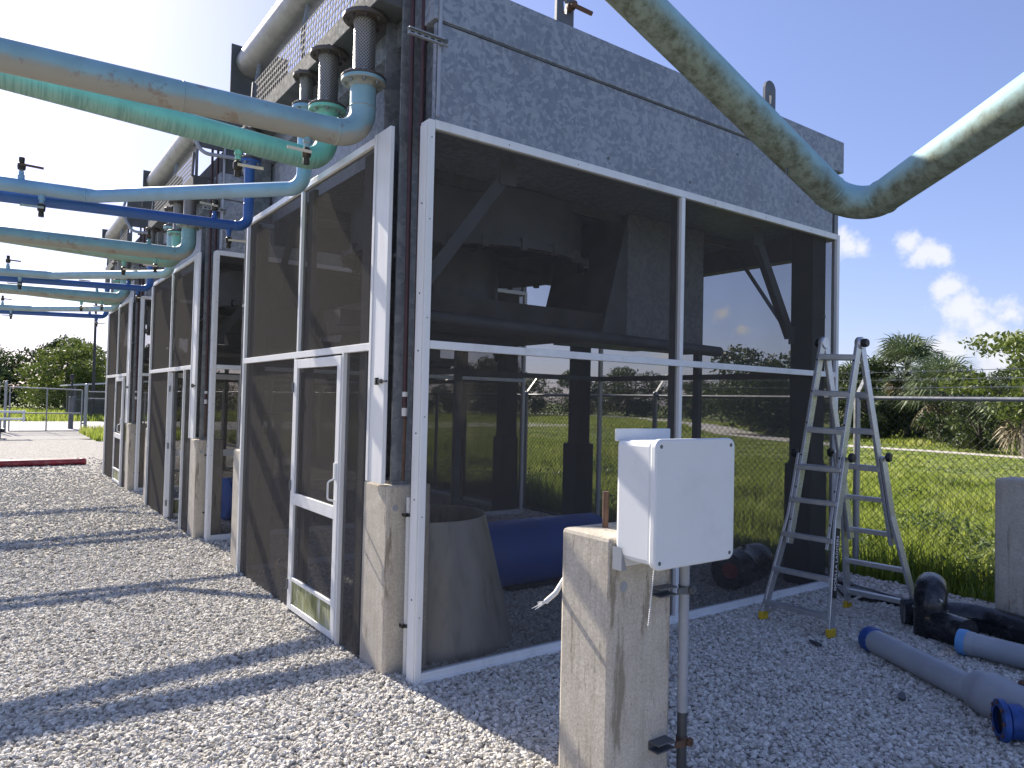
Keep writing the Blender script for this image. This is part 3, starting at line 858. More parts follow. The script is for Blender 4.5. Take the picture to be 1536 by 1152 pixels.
def tower(u, label):
    y0 = u * PITCH
    root = thing('cooling_tower', label, 'cooling tower', (2.3, y0 + 1.7, 0), 'cooling towers in a row')
    Yo = lambda y: y0 + y
    t = .045
    # ---------------- front screen wall (y = 0)
    f = MB()
    f.box(0, Yo(0), .0, .045, Yo(.10), HT)                       # near corner post
    f.box(-.006, Yo(.012), .0, -.0005, Yo(.098), HT - .02)        # side trim of the corner post
    f.box(LX - .045, Yo(0), 0, LX, Yo(.06), HT)
    f.box(.047, Yo(.002), HT - .05, LX - .047, Yo(.05), HT - .002)     # top rail
    f.box(.047, Yo(.004), HT - .003, LX - .047, Yo(.03), HT + .006)
    f.box(.047, Yo(.004), .02, LX - .047, Yo(.05), .065)                # sill
    f.box(.047, Yo(-.012), -.02, LX - .047, Yo(.055), .02)
    wf = f.build('front_wall_frame', M_WHITE, root, bev=.003)
    MB().box(.047, Yo(.003), ZM - .025, LX - .047, Yo(.045), ZM + .025).build('mid_rail', M_WHITE, wf, bev=.003)
    MB().box(2.29, Yo(-.001), ZM + .026, 2.33, Yo(.05), HT - .052).build('mullion', M_WHITE, wf, bev=.003)
    MB().box(2.292, Yo(-.001), .066, 2.328, Yo(.05), ZM - .026).build('mullion', M_WHITE, wf, bev=.003)
    MB().box(2.285, Yo(.052), .0, 2.345, Yo(.11), HT).build('mullion_backing', M_INT, wf)
    for (xa, xb) in ((.047, 2.29), (2.33, LX - .047)):
        for (za, zb) in ((.065, ZM - .025), (ZM + .025, HT - .05)):
            screen(wf, (xa, Yo(.028), za), (xb, Yo(.028), za), (xb, Yo(.028), zb), (xa, Yo(.028), zb))
    sc = MB(); screw_row(sc, [(.022, Yo(0), z) for z in (.4, 1.0, 1.6, 2.2, 2.8, 3.3)] + [(x, Yo(.002), HT - .026) for x in (.6, 1.2, 1.9, 2.7, 3.4, 4.1)], (0, -1, 0), .004)
    screw_row(sc, [(-.006, Yo(.05), z) for z in (.5, 1.1, 1.5, 2.0, 2.35, 2.9)], (-1, 0, 0), .006)
    sc.build('screws', M_STEEL, wf, kind='stuff')
    # ---------------- door-side screen wall (x = XL)
    f = MB()
    f.box(XL - .03, Yo(.25), 1.178, XL - .002, Yo(.475), HT)               # wide cover jamb above the pier
    f.box(XL - .036, Yo(.44), 1.18, XL - .03, Yo(.474), HT - .004)
    f.box(XL - .022, Yo(3.335), 0, XL + .03, Yo(DY), HT)                   # far post
    f.box(XL - .02, Yo(.477), HT - .05, XL + .03, Yo(3.333), HT - .002)    # top rail
    wl_ = f.build('side_wall_frame', M_WHITE, root, bev=.003)
    MB().box(XL - .021, Yo(.478), ZM - .025, XL + .02, Yo(3.333), ZM + .025).build('mid_rail', M_WHITE, wl_, bev=.003)
    MB().box(XL - .019, Yo(1.838), ZM + .026, XL + .02, Yo(1.874), HT - .052).build('mullion', M_WHITE, wl_, bev=.003)
    MB().box(XL + .031, Yo(1.72), .0, XL + .07, Yo(1.835), HT - .055).build('mullion_backing', M_INT, wl_)
    MB().box(XL + .032, Yo(3.20), .0, XL + .07, Yo(3.33), HT - .055).build('post_backing', M_INT, wl_)
    MB().box(XL + .031, Yo(.64), .0, XL + .07, Yo(.76), HT - .055).build('post_backing', M_INT, wl_)
    for q in (((.478, ZM + .025), (1.838, HT - .05)), ((1.874, ZM + .025), (3.333, HT - .05)), ((1.905, .0), (3.333, ZM - .025)), ((.60, .0), (.905, ZM - .025))):
        (ya, za), (yb, zb) = q
        screen(wl_, (XL + .004, Yo(ya), za), (XL + .004, Yo(yb), za), (XL + .004, Yo(yb), zb), (XL + .004, Yo(ya), zb))
    if u == 0:
        fl = MB(); n_ = 10; A_ = []; B_ = []
        for k in range(n_ + 1):
            a = math.pi * .95 * k / n_; yy = Yo(1.935 + .075 * (1 - math.cos(a))); zz = .33 + .11 * math.sin(a) - .16 * (k / n_) ** 2
            A_.append((XL - .004 - .06 * math.sin(a), yy, zz)); B_.append((XL - .012 - .075 * math.sin(a), yy + .012, zz - .035))
        fl.add(A_ + B_, [(k, k + 1, n_ + 2 + k, n_ + 1 + k) for k in range(n_)]); fl.build('torn_flap', M_SCREEN, wl_)
    # door frame and leaf
    for ya in (.905, 1.88):
        MB().box(XL - .024, Yo(ya), .0, XL + .025, Yo(ya + .025), ZM - .026).build('door_jamb', M_WHITE, wl_, bev=.002)
    D0, D1 = .935, 1.875
    rootd = MB()
    rootd.box(XL - .03, Yo(D0), .03, XL + .005, Yo(D0 + .065), 2.0)
    rootd.box(XL - .03, Yo(D1 - .065), .03, XL + .005, Yo(D1), 2.0)
    rootd.box(XL - .029, Yo(D0 + .066), 1.93, XL + .004, Yo(D1 - .066), 2.0)
    rootd.box(XL - .029, Yo(D0 + .066), .855, XL + .004, Yo(D1 - .066), .945)
    rootd.box(XL - .029, Yo(D0 + .066), .255, XL + .004, Yo(D1 - .066), .285)
    rootd.box(XL - .029, Yo(D0 + .066), .03, XL + .004, Yo(D1 - .066), .075)
    hinge = (XL + .005, Yo(D1), 0)
    def dpart(mb, name, mat, par, **kw):
        return mb.build(name, mat, par, off=hinge, **kw)
    door = dpart(rootd, 'screen_door', M_WHITE, root, bev=.003)
    ro = OFF[root.name]
    door.location = (hinge[0] - ro[0], hinge[1] - ro[1], hinge[2] - ro[2])
    if u == 1:
        door.rotation_euler = (0, 0, R_(78))
    dpart(MB().box(XL - .02, Yo(D0 + .066), .0755, XL - .008, Yo(D1 - .066), .2545), 'kick_panel', M_ALGAE, door)
    for (za, zb) in ((.285, .855), (.945, 1.93)):
        dpart(plane_quad((XL - .012, Yo(D0 + .066), za), (XL - .012, Yo(D1 - .066), za), (XL - .012, Yo(D1 - .066), zb), (XL - .012, Yo(D0 + .066), zb)), 'screen_panel', M_SCREEN, door)
    h = MB(); yh = Yo(D0 + .035)
    h.box(XL - .045, yh - .012, 1.13, XL - .031, yh + .012, 1.25)
    h.tube(fillet([(XL - .04, yh, 1.14), (XL - .085, yh, 1.12), (XL - .085, yh, 1.0), (XL - .033, yh, .985)], .02, 4), .007, 8)
    dpart(h, 'handle', M_WHITE, door, smooth=40)
    for z in (.22, 1.0, 1.78):
        hg = MB(); hg.lathe((XL - .036, Yo(D1 + .002), z - .04), (0, 0, 1), [(.009, 0), (.009, .08)], 10)
        dpart(hg, 'hinge', M_STEEL, door)
    # ---------------- far side wall (x = LX) and rear wall (y = DY)
    f = MB()
    f.box(LX - .05, Yo(3.335), 0, LX, Yo(DY), HT); f.box(LX - .045, Yo(.062), HT - .05, LX - .002, Yo(3.333), HT - .004)
    f.box(LX - .045, Yo(.062), .0, LX - .002, Yo(3.333), .06)
    wr = f.build('fence_side_wall_frame', M_WHITE, root, bev=.003)
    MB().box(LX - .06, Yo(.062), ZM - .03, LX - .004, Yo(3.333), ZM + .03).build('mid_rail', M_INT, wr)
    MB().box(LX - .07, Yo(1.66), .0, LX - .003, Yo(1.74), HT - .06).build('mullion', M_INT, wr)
    for (ya, yb) in ((.062, 1.66), (1.74, 3.333)):
        for (za, zb) in ((.06, ZM - .03), (ZM + .03, HT - .05)):
            screen(wr, (LX - .02, Yo(ya), za), (LX - .02, Yo(yb), za), (LX - .02, Yo(yb), zb), (LX - .02, Yo(ya), zb))
    f = MB()
    f.box(XL + .031, Yo(DY - .045), HT - .05, LX - .052, Yo(DY - .002), HT - .004)
    wb = f.build('rear_wall_frame', M_WHITE, root, bev=.003)
    MB().box(XL + .031, Yo(DY - .045), 0, LX - .052, Yo(DY - .002), .06).build('sill', M_WHITE, wb, bev=.003)
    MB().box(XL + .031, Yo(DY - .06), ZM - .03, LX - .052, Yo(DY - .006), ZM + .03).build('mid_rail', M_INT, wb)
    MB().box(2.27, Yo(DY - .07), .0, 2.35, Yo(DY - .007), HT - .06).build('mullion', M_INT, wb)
    for (xa, xb) in ((XL + .031, 2.27), (2.35, LX - .052)):
        for (za, zb) in ((.06, ZM - .03), (ZM + .03, HT - .05)):
            screen(wb, (xa, Yo(DY - .02), za), (xb, Yo(DY - .02), za), (xb, Yo(DY - .02), zb), (xa, Yo(DY - .02), zb))
    # ---------------- steel columns (open channels)
    def column(xa, xb, ya, yb, s):
        c = MB(); tk = .012
        c.box(xa, Yo(ya), 1.17, xb, Yo(ya + tk), 4.30)            # flange
        c.box(xa, Yo(yb - tk), 1.17, xb, Yo(yb), 4.30)
        xw = xb - tk if s < 0 else xa
        c.box(xw, Yo(ya + tk), 1.17, xw + tk, Yo(yb - tk), 4.30)  # web
        c.box(xa + .0, Yo(ya - .01), 1.168, xb + .0, Yo(yb + .01), 1.19)
        o = c.build('column', M_GALVW if s < 0 else M_BACKLIT, root)  # fence-side columns have their backlit shade put into the colour
        p = MB(); xo = xa if s < 0 else xb - .03
        p.box(xo - .004, Yo(ya - .004), 2.60, xo + .034, Yo(yb + .004), 2.625)
        p.build('splice_plate', M_GALVW, o)
        return o
    column(-.055, .115, .275, .52, -1)
    column(-.055, .115, 3.44, 3.68, -1)
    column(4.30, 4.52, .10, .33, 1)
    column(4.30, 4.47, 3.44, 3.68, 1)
    # ---------------- casing
    b = MB(); b.box(.125, Yo(.06), 3.43, 4.47, Yo(3.36), 4.02); b.build('casing', M_GALV, root)
    b = MB(); b.box(.045, Yo(.016), 3.418, 4.49, Yo(.055), 4.026); b.build('front_panel', M_GALV, root, bev=.004)
    b = MB(); b.box(4.535, Yo(.02), 3.418, 4.60, Yo(.30), 4.02); b.build('corner_panel', M_GALVW, root, bev=.004)
    b = MB(); b.box(.02, Yo(.0), 4.036, 4.655, Yo(3.70), 4.34); b.build('upper_band', M_GALV, root, bev=.004)
    b = MB(); b.box(.05, Yo(.008), 4.0265, 4.60, Yo(.03), 4.0355); b.build('seam_strip', M_STEEL, root)
    b = MB(); b.box(4.6555, Yo(.02), 4.09, 4.69, Yo(3.60), 4.31); b.build('end_gutter', M_GALVW, root, bev=.004)
    b = MB(); b.box(.13, Yo(3.37), 3.43, 4.47, Yo(3.68), 4.02); b.build('rear_panel', M_GALVW, root)
    rv = MB(); screw_row(rv, [(x, Yo(.016), z) for x, z in ((3.0, 3.86), (3.9, 3.62), (1.5, 3.50), (2.4, 3.50))], (0, -1, 0), .012)
    rv.build('rivets', M_STEEL, root, kind='stuff')
    if u == 0:
        for (xc, zt, pin) in ((1.10, 4.60, True), (3.52, 4.60, False)):
            pl = MB(); w = .078; n = 14
            out = [(xc - w, 4.342), (xc + w, 4.342)] + [(xc + w * math.cos(math.pi * k / n), zt - w + w * math.sin(math.pi * k / n) + .06) for k in range(n + 1)]
            m = len(out); sl = []
            for (px, pz) in out:                    # slot ring with the same count
                a = math.atan2(pz - (zt - .10), px - xc); sl.append((xc + .026 * math.cos(a), zt - .10 + .055 * math.sin(a)))
            ya, yb = Yo(.06), Yo(.085)
            vs = [(x, ya, z) for x, z in out] + [(x, ya, z) for x, z in sl] + [(x, yb, z) for x, z in out] + [(x, yb, z) for x, z in sl]
            fs = []
            for k in range(m):
                j = (k + 1) % m
                fs += [(k, j, m + j, m + k), (2 * m + k, 3 * m + k, 3 * m + j, 2 * m + j), (k, 2 * m + k, 2 * m + j, j), (m + k, m + j, 3 * m + j, 3 * m + k)]
            pl.add(vs, fs); lg = pl.build('lifting_lug', M_STEEL, root)
            if pin:
                q = MB(); q.lathe((xc + .02, Yo(-.02), zt - .10), (.25, 1, .05), [(.02, 0), (.02, .16)], 12); q.lathe((xc + .02, Yo(-.02), zt - .10), (.25, 1, .05), [(.032, .05), (.032, .075)], 12)
                q.tube([(xc + .03, Yo(.0), zt - .105), (xc + .17, Yo(-.03), zt - .13)], .016, 10)
                q.build('pin', M_RUST, lg, smooth=40)
    # ---------------- header gear above the doors
    b = MB(); b.box(-.215, Yo(.30), 4.20, .018, Yo(3.30), 4.335); b.build('pipe_trough', M_DULL, root, bev=.006)
    b = MB(); b.box(.06, Yo(.02), 4.345, .40, Yo(3.62), 4.62); b.build('header_box', M_DULL, root, bev=.006)
    cyl = MB(); cyl.lathe((-.085, Yo(.12), 5.04), (0, 1, 0), [(.140, 0), (.140, 3.45)], 40)
    cyl.build('drum', M_DRUM, root, smooth=40)
    for ya in (.09, 3.575):
        e = MB(); e.box(-.27, Yo(ya), 4.62, .30, Yo(ya + .025), 5.20); e.build('end_plate', M_DULL, root, bev=.004)
    for ya in (.55, 1.9, 3.2):
        e = MB(); e.tube(fillet([(-.13, Yo(ya), 4.33), (-.13, Yo(ya), 4.70), (-.10, Yo(ya), 4.92)], .04, 4), .018, 8); e.build('drain_stub', M_GALVW, root, smooth=40)
    # perforated guard with real oval holes
    g = MB(); ya, yb = .38, 3.02; nh = 48; nv = 5; pz = .057; py_ = (yb - ya) / nh
    def gp(s, q):   # s along y, q up the tilted face
        return (-.213 + .012 * q / (nv * pz) , Yo(ya + s), 4.338 + q)
    K = 8
    for a in range(nh):
        for c in range(nv):
            s0 = a * py_; q0 = c * pz
            cs, cq = s0 + py_ / 2 + (.0 if c % 2 == 0 else .0), q0 + pz / 2
            outer = [(s0, q0), (s0 + py_ / 2, q0), (s0 + py_, q0), (s0 + py_, q0 + pz / 2), (s0 + py_, q0 + pz), (s0 + py_ / 2, q0 + pz), (s0, q0 + pz), (s0, q0 + pz / 2)]
            inner = [(cs + .0235 * math.cos(R_(225 + 45 * k)), cq + .0250 * math.sin(R_(225 + 45 * k))) for k in range(K)]
            vs = [gp(*p) for p in outer] + [gp(*p) for p in inner]
            g.add(vs, [(k, (k + 1) % K, K + (k + 1) % K, K + k) for k in range(K)])
    go_ = g.build('perforated_guard', M_DULL, root)
    sd = go_.modifiers.new('thickness', 'SOLIDIFY'); sd.thickness = .004
    for s in (0, yb - ya):
        e = MB(); p = gp(s, 0); q = gp(s, nv * pz)
        e.bar((p[0], p[1] - .01, p[2] - .0), (q[0], q[1] - .01, q[2]), .03, .03); e.build('guard_bracket', M_STEEL, root)
    # ---------------- inside: braces, fan shroud, duct, pipe
    def brace(a, b_):
        k = MB(); k.bar(a, b_, .012, .09); k.bar(Vector(a) + Vector((0, .04, -.03)), Vector(b_) + Vector((0, .04, -.03)), .07, .012)
        o = k.build('brace', M_INT, root)
        for p, s in ((a, 1), (b_, -1)):
            q = MB(); q.box(p[0] - .07, p[1] - .016, p[2] - .09, p[0] + .07, p[1] - .008, p[2] + .09); q.build('gusset_plate', M_INT, o, bev=.01)
    for (xa, xb) in ((.13, .80), (4.27, 3.70)):
        brace((xa, Yo(.30), 2.42), (xb, Yo(.30), 3.31))
        for (yy, dy) in ((.53 if xa < 1 else .34, .65), (3.43, -.75)):
            k = MB(); k.bar((xa, Yo(yy), 2.45), (xa, Yo(yy + dy), 3.36), .012, .065, up=(1, 0, 0)); k.build('brace', M_INT, root)
    s = MB(); s.box(4.40, Yo(.335), 3.20, 4.545, Yo(3.33), 3.425); s.build('edge_beam', M_INT, root)
    s = MB(); s.box(.13, Yo(3.20), 3.20, 4.395, Yo(3.325), 3.425); s.build('edge_beam', M_INT, root)
    s = MB(); s.lathe((1.45, Yo(1.85), 2.93), (0, 0, 1), [(1.06, 0), (1.12, .0), (1.12, .045), (1.06, .045), (1.06, .48), (1.03, .48), (1.03, .0)], 56, False, False)
    sh = s.build('fan_shroud', M_INT, root, smooth=35)
    cl = MB()
    for k in range(22):
        a = 2 * math.pi * k / 22
        c, n_ = (1.45 + 1.115 * math.cos(a), Yo(1.85) + 1.115 * math.sin(a)), (math.cos(a), math.sin(a))
        cl.bar((c[0], c[1], 2.91), (c[0], c[1], 3.0), .045, .05, up=(n_[0], n_[1], 0))
    cl.build('clips', M_INT, sh, kind='stuff')
    s = MB(); s.lathe((1.45, Yo(1.85), 2.46), (0, 0, 1), [(.22, 0), (.30, .05), (.30, .6), (.22, .62)], 24); s.build('fan_motor', M_STEEL, root, smooth=40)
    for k in range(6):
        a = math.pi / 3 * k + .3
        s = MB(); d = Vector((math.cos(a), math.sin(a), 0)); n_ = Vector((-d.y, d.x, 0))
        p0 = Vector((1.45, Yo(1.85), 3.05)); q = [p0 + d * .3 - n_ * .07 - Vector((0, 0, .05)), p0 + d * 1.0 - n_ * .13 - Vector((0, 0, .03)), p0 + d * 1.0 + n_ * .13 + Vector((0, 0, .03)), p0 + d * .3 + n_ * .07 + Vector((0, 0, .05))]
        s.prism(q, (0, 0, .012)); s.build('fan_blade', M_STEEL, root)
    s = MB(); s.bar((.15, Yo(1.72), 2.36), (4.45, Yo(1.72), 2.36), .14, .12); s.build('motor_beam', M_INT, root)
    s = MB(); s.box(2.50, Yo(.80), 2.30, 3.54, Yo(1.75), 3.425); s.box(2.46, Yo(.78), 2.285, 3.58, Yo(1.79), 2.2995); s.build('intake_duct', M_GALVW, root, bev=.006)
    s = MB(); s.prism([(2.499, Yo(.805), 3.42), (2.499, Yo(.805), 2.31), (2.20, Yo(.805), 2.31)], (0, .9, 0)); s.build('duct_hopper', M_INT, root)
    s = MB(); s.prism([(.45, Yo(.95), 2.30), (2.46, Yo(.95), 2.30), (2.46, Yo(.85), 2.50), (.35, Yo(.85), 2.50)], (0, 1.7, 0)); s.build('drip_pan', M_INT, root)
    s = MB(); s.tube([(.16, Yo(.66), 2.30), (3.62, Yo(.66), 2.235)], .05, 16); s.build('crossover_pipe', M_INT, root, smooth=40)
    for y in (.9, 2.5):
        s = MB(); s.bar((.13, Yo(y), 3.385), (4.46, Yo(y), 3.385), .06, .08); s.build('ceiling_beam', M_INT, root)
    return root
tower(0, 'galvanized cooling tower over dark screens beside the aluminium ladder')
tower(1, 'galvanized cooling tower whose screen door stands open, middle of the row')
tower(2, 'galvanized cooling tower at the gate end of the row')

# ------------------------------------------------------------------ concrete piers
def pier(x0, y0, x1, y1, h, label, group='concrete piers', disc=None, bolt=False, mat=None, name='concrete_pier'):
    t = thing(name, label, 'pier', ((x0 + x1) / 2, (y0 + y1) / 2, 0), group)
    MB().box(x0, y0, -.25, x1, y1, h).build('shaft', mat or M_CONC, t, bev=.018)
    if disc:
        d = MB(); d.lathe((disc[0], y0 + .001, disc[1]), (0, -1, 0), [(.021, -.002), (.021, .002), (.018, .003)], 20); d.build('grout_plug', M_GREYPVC, t)
    if bolt:
        for (bx, by) in bolt:
            d = MB(); d.tube([(bx, by, h - .03), (bx, by, h + .155)], .0135, 12); d.build('anchor_rod', M_RUST, t, smooth=40)
    return t
NM = ('the ladder-side tower', 'the open-door tower', 'the gate-end tower')
for u in range(3):
    y0 = u * PITCH
    pier(-.09, y0 + .24, .22, y0 + .60, 1.17, 'weathered concrete pier at the door-side front corner of ' + NM[u], disc=(-.034, 1.027))
    pier(-.09, y0 + 3.43, .22, y0 + 3.72, 1.17, 'weathered concrete pier at the door-side back corner of ' + NM[u])
    pier(4.26, y0 + .07, 4.54, y0 + .36, 1.17, 'pier with painted-in shade at the fence-side front corner of ' + NM[u], 'shade-coloured piers', mat=M_BACKLIT, name='shaded_pier')  # fence-side piers: backlit shade painted as a near-black colour
    pier(4.24, y0 + 3.43, 4.545, y0 + 3.72, 1.17, 'pier with painted-in shade at the fence-side back corner of ' + NM[u], 'shade-coloured piers', mat=M_BACKLIT, name='shaded_pier')
pier(-.09, -1.735, .27, -1.43, 1.17, 'free-standing concrete pier carrying the white junction box', disc=(-.016, .972), bolt=[(.07, -1.53), (.17, -1.53)])
pier(4.36, -1.78, 4.70, -1.44, 1.19, 'lone concrete pier standing in the gravel by the loose pipes')

# ================================================================== PIPES INTO THE TOWERS
def flange(mb, o, d, r, t):
    mb.lathe(o, d, [(r - .004, 0), (r, .004), (r, t - .004), (r - .004, t)], 32)
def bolts(mb, o, r, n, z0, z1, br=.0085):
    for k in range(n):
        a = 2 * math.pi * (k + .5) / n; p = (o[0] + r * math.cos(a), o[1] + r * math.sin(a))
        mb.tube([(p[0], p[1], z0 - .022), (p[0], p[1], z1 + .012)], br * .8, 8)
        mb.tube([(p[0], p[1], z0 - .013), (p[0], p[1], z0 - .001)], br * 1.6, 6)
        mb.tube([(p[0], p[1], z1 + .001), (p[0], p[1], z1 + .013)], br * 1.6, 6)

def valve(par, p, side, hdir, stubmat, lever=M_CREAM, sc=1.):
    """ball valve on a short nipple; side = +1 up / -1 down"""
    v = MB(); x, y, z = p; s = side * sc
    v.lathe((x, y, z - .012 * s), (0, 0, s), [(.021 * sc, 0), (.021 * sc, .045), (.016 * sc, .05), (.016 * sc, .075)], 12)
    o = v.build('valve', stubmat, par, smooth=40)
    b = MB(); b.lathe((x, y, z + .06 * s), (0, 0, s), [(.016 * sc, 0), (.024 * sc, .008), (.026 * sc, .03), (.024 * sc, .052), (.016 * sc, .06), (.018 * sc, .075), (.018 * sc, .10)], 12)
    b.tube([(x, y, z + .09 * s), (x + .0, y - .042 * sc, z + .09 * s)], .012 * sc, 8)
    b.build('valve_body', M_BRONZE, o, smooth=40)
    h = MB(); hx, hy = hdir
    q = Vector((x, y - .044 * sc, z + .09 * s)); h.bar(q - Vector((hx, hy, 0)) * .015, q + Vector((hx, hy, 0)) * .125 * sc, .006, .018)
    h.build('lever', lever, o)

def riser(t, x, y, zt, zb, rp, rf, mat, nb):
    """braided flexible connector between the trough and a painted flange"""
    f = MB(); flange(f, (x, y, zt - .03), (0, 0, 1), rf, .028); f.build('top_flange', M_FLANGE, t, smooth=40)
    h = MB(); n = 24
    h.lathe((x, y, zb + .03), (0, 0, 1), [(rp * 1.03, 0), (rp * 1.08, .02), (rp * .97, .035), (rp * .97, zt - zb - .09), (rp * 1.05, zt - zb - .075), (rp * 1.02, zt - zb - .061)], 40)
    h.build('braided_hose', M_BRAID, t, smooth=60)
    f = MB(); flange(f, (x, y, zb + .0165), (0, 0, 1), rf, .016); f.build('hose_flange', M_FLANGE, t, smooth=40)
    f = MB(); flange(f, (x, y, zb - .012), (0, 0, 1), rf * .99, .027); f.lathe((x, y, zb - .06), (0, 0, 1), [(rp + .002, 0), (rp + .004, .02), (rp + .022, .049)], 32)
    fo = f.build('flange', mat, t, smooth=40)
    b = MB(); bolts(b, (x, y), rf * .80, nb, zb - .012, zb + .032); b.build('bolts', M_CHROME, fo, smooth=40, kind='stuff')
    b = MB(); bolts(b, (x, y), rf * .80, nb, zt - .03, zt - .004); b.build('bolts', M_FLANGE, fo, smooth=40, kind='stuff')

PX = -.19
def extend(p, q, X):
    p = Vector(p); q = Vector(q); k = (X - p.x) / (q.x - p.x); return p + (q - p) * k

def pipe_rest(t, pts, r, mat, R, seam=None):
    m = MB(); path = fillet(pts, R, 10); m.tube(path, r, 28); o = m.build('pipe_run', mat, t, smooth=50)
    return o, path
def weld(par, mat, p, d, r, w=.010, h=.004):
    m = MB(); d = Vector(d).normalized(); m.lathe(Vector(p) - d * w / 2, d, [(r, 0), (r + h * .7, w * .25), (r + h, w * .5), (r + h * .7, w * .75), (r, w)], 28, False, False); m.build('weld_seam', mat, par, smooth=60)

def tower_pipes(u):
    y0 = u * PITCH; A = lambda x, y, z: (x, y + y0, z)
    who = NM[u]
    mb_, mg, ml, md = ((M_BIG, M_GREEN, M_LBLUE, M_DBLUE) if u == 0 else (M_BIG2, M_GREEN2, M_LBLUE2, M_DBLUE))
    # thick pale blue supply
    t = thing('supply_pipe', ('thick pale blue pipe with a valve and rust marks' if u == 0 else 'thick turquoise pipe with a rust streak') + ' elbowing up into ' + who, 'pipe', A(PX, .55, 0), 'thick blue supply pipes')
    a, b = A(PX, .55, 3.405), A(-2.11, .62, 3.39)
    end = extend(a, b, -9.0)
    o, path = pipe_rest(t, [A(PX, .55, 3.72), a, end], .084, mb_, .17)
    d = (Vector(end) - Vector(a)).normalized()
    weld(o, mb_, Vector(a) + d * .175, d, .084); weld(o, mb_, A(PX, .55, 3.60), (0, 0, 1), .084); weld(o, mb_, Vector(a) + d * 1.08, d, .084)
    riser(t, PX, .55 + y0, 4.20, 3.765, .074, .145, mb_, 8)
    p = Vector(a) + d * .36; valve(o, (p.x, p.y, p.z - .082), -1, (-1, .0), mb_ if u == 0 else mg, M_CREAM, 1.1)
    p = Vector(a) + d * .44
    if u: valve(o, (p.x, p.y, p.z + .082), 1, (-1, 0), mb_, M_RUST, 1.)
    # green return behind it
    t = thing('return_pipe', ('green drip-streaked pipe running under the thick pale blue pipe into ' if u == 0 else 'mint green pipe tucked behind the turquoise pipe into ') + who, 'pipe', A(PX, 1.17, 0), 'green return pipes')
    a, b = A(PX, 1.17, 3.395), A(-2.11, 1.08, 3.455)
    end = extend(a, b, -9.0)
    o, path = pipe_rest(t, [A(PX, 1.17, 3.74), a, end], .078, mg, .16)
    d = (Vector(end) - Vector(a)).normalized(); weld(o, mg, Vector(a) + d * .165, d, .078)
    riser(t, PX, 1.17 + y0, 4.20, 3.775, .072, .135, mg, 8)
    p = Vector(a) + d * .62; valve(o, (p.x, p.y, p.z - .076), -1, (1, -.1), mg, M_CREAM, 1.2)
    # light blue
    t = thing('make_up_pipe', ('slim sky blue pipe with a bend' if u == 0 else 'slim faded sky blue pipe with a bend') + ' serving ' + who, 'pipe', A(PX, 1.62, 0), 'slim sky blue pipes')
    a = A(PX, 1.62, 3.315); k = A(-1.456, 3.02, 3.325); b = A(-2.09, 2.93, 3.30)
    end = extend(k, b, -9.0); end = Vector((end.x, k[1] - .35, end.z))
    o, path = pipe_rest(t, [A(PX, 1.62, 3.90), a, k, end], .056, ml, [.12, .12])
    riser(t, PX, 1.62 + y0, 4.20, 3.93, .052, .105, ml, 6)
    d = (Vector(end) - Vector(k)).normalized(); weld(o, ml, Vector(k) + d * .07, d, .056)
    p = Vector(k) + d * .50; valve(o, (p.x, p.y, p.z + .055), 1, (1, .1), ml, M_RUST, 1.15)
    p = Vector(k) + d * .36; valve(o, (p.x, p.y, p.z - .055), -1, (-1, .1), ml, M_CHROME, 1.15)
    # dark blue
    t = thing('drain_pipe', 'slim royal blue pipe dropping from the back end of ' + who, 'pipe', A(PX, 3.10, 0), 'slim royal blue pipes')
    a, b = A(PX, 3.10, 3.285), A(-2.1, 3.10, 3.225)
    end = extend(a, b, -9.0)
    o, path = pipe_rest(t, [A(PX, 3.10, 3.88), a, end], .046, md, .11)
    riser(t, PX, 3.10 + y0, 4.20, 3.90, .046, .10, md, 4)
    d = (Vector(end) - Vector(a)).normalized(); weld(o, md, Vector(a) + d * .115, d, .046); weld(o, md, A(PX, 3.1, 3.5), (0, 0, 1), .046)
    p = Vector(a) + d * .30; valve(o, (p.x, p.y, p.z + .045), 1, (-1, -.2), md, M_CREAM, 1.15)
    p = Vector(a) + d * .17; valve(o, (p.x, p.y, p.z - .045), -1, (1, -.2), md, M_CREAM, 1.15)
for u in range(3): tower_pipes(u)

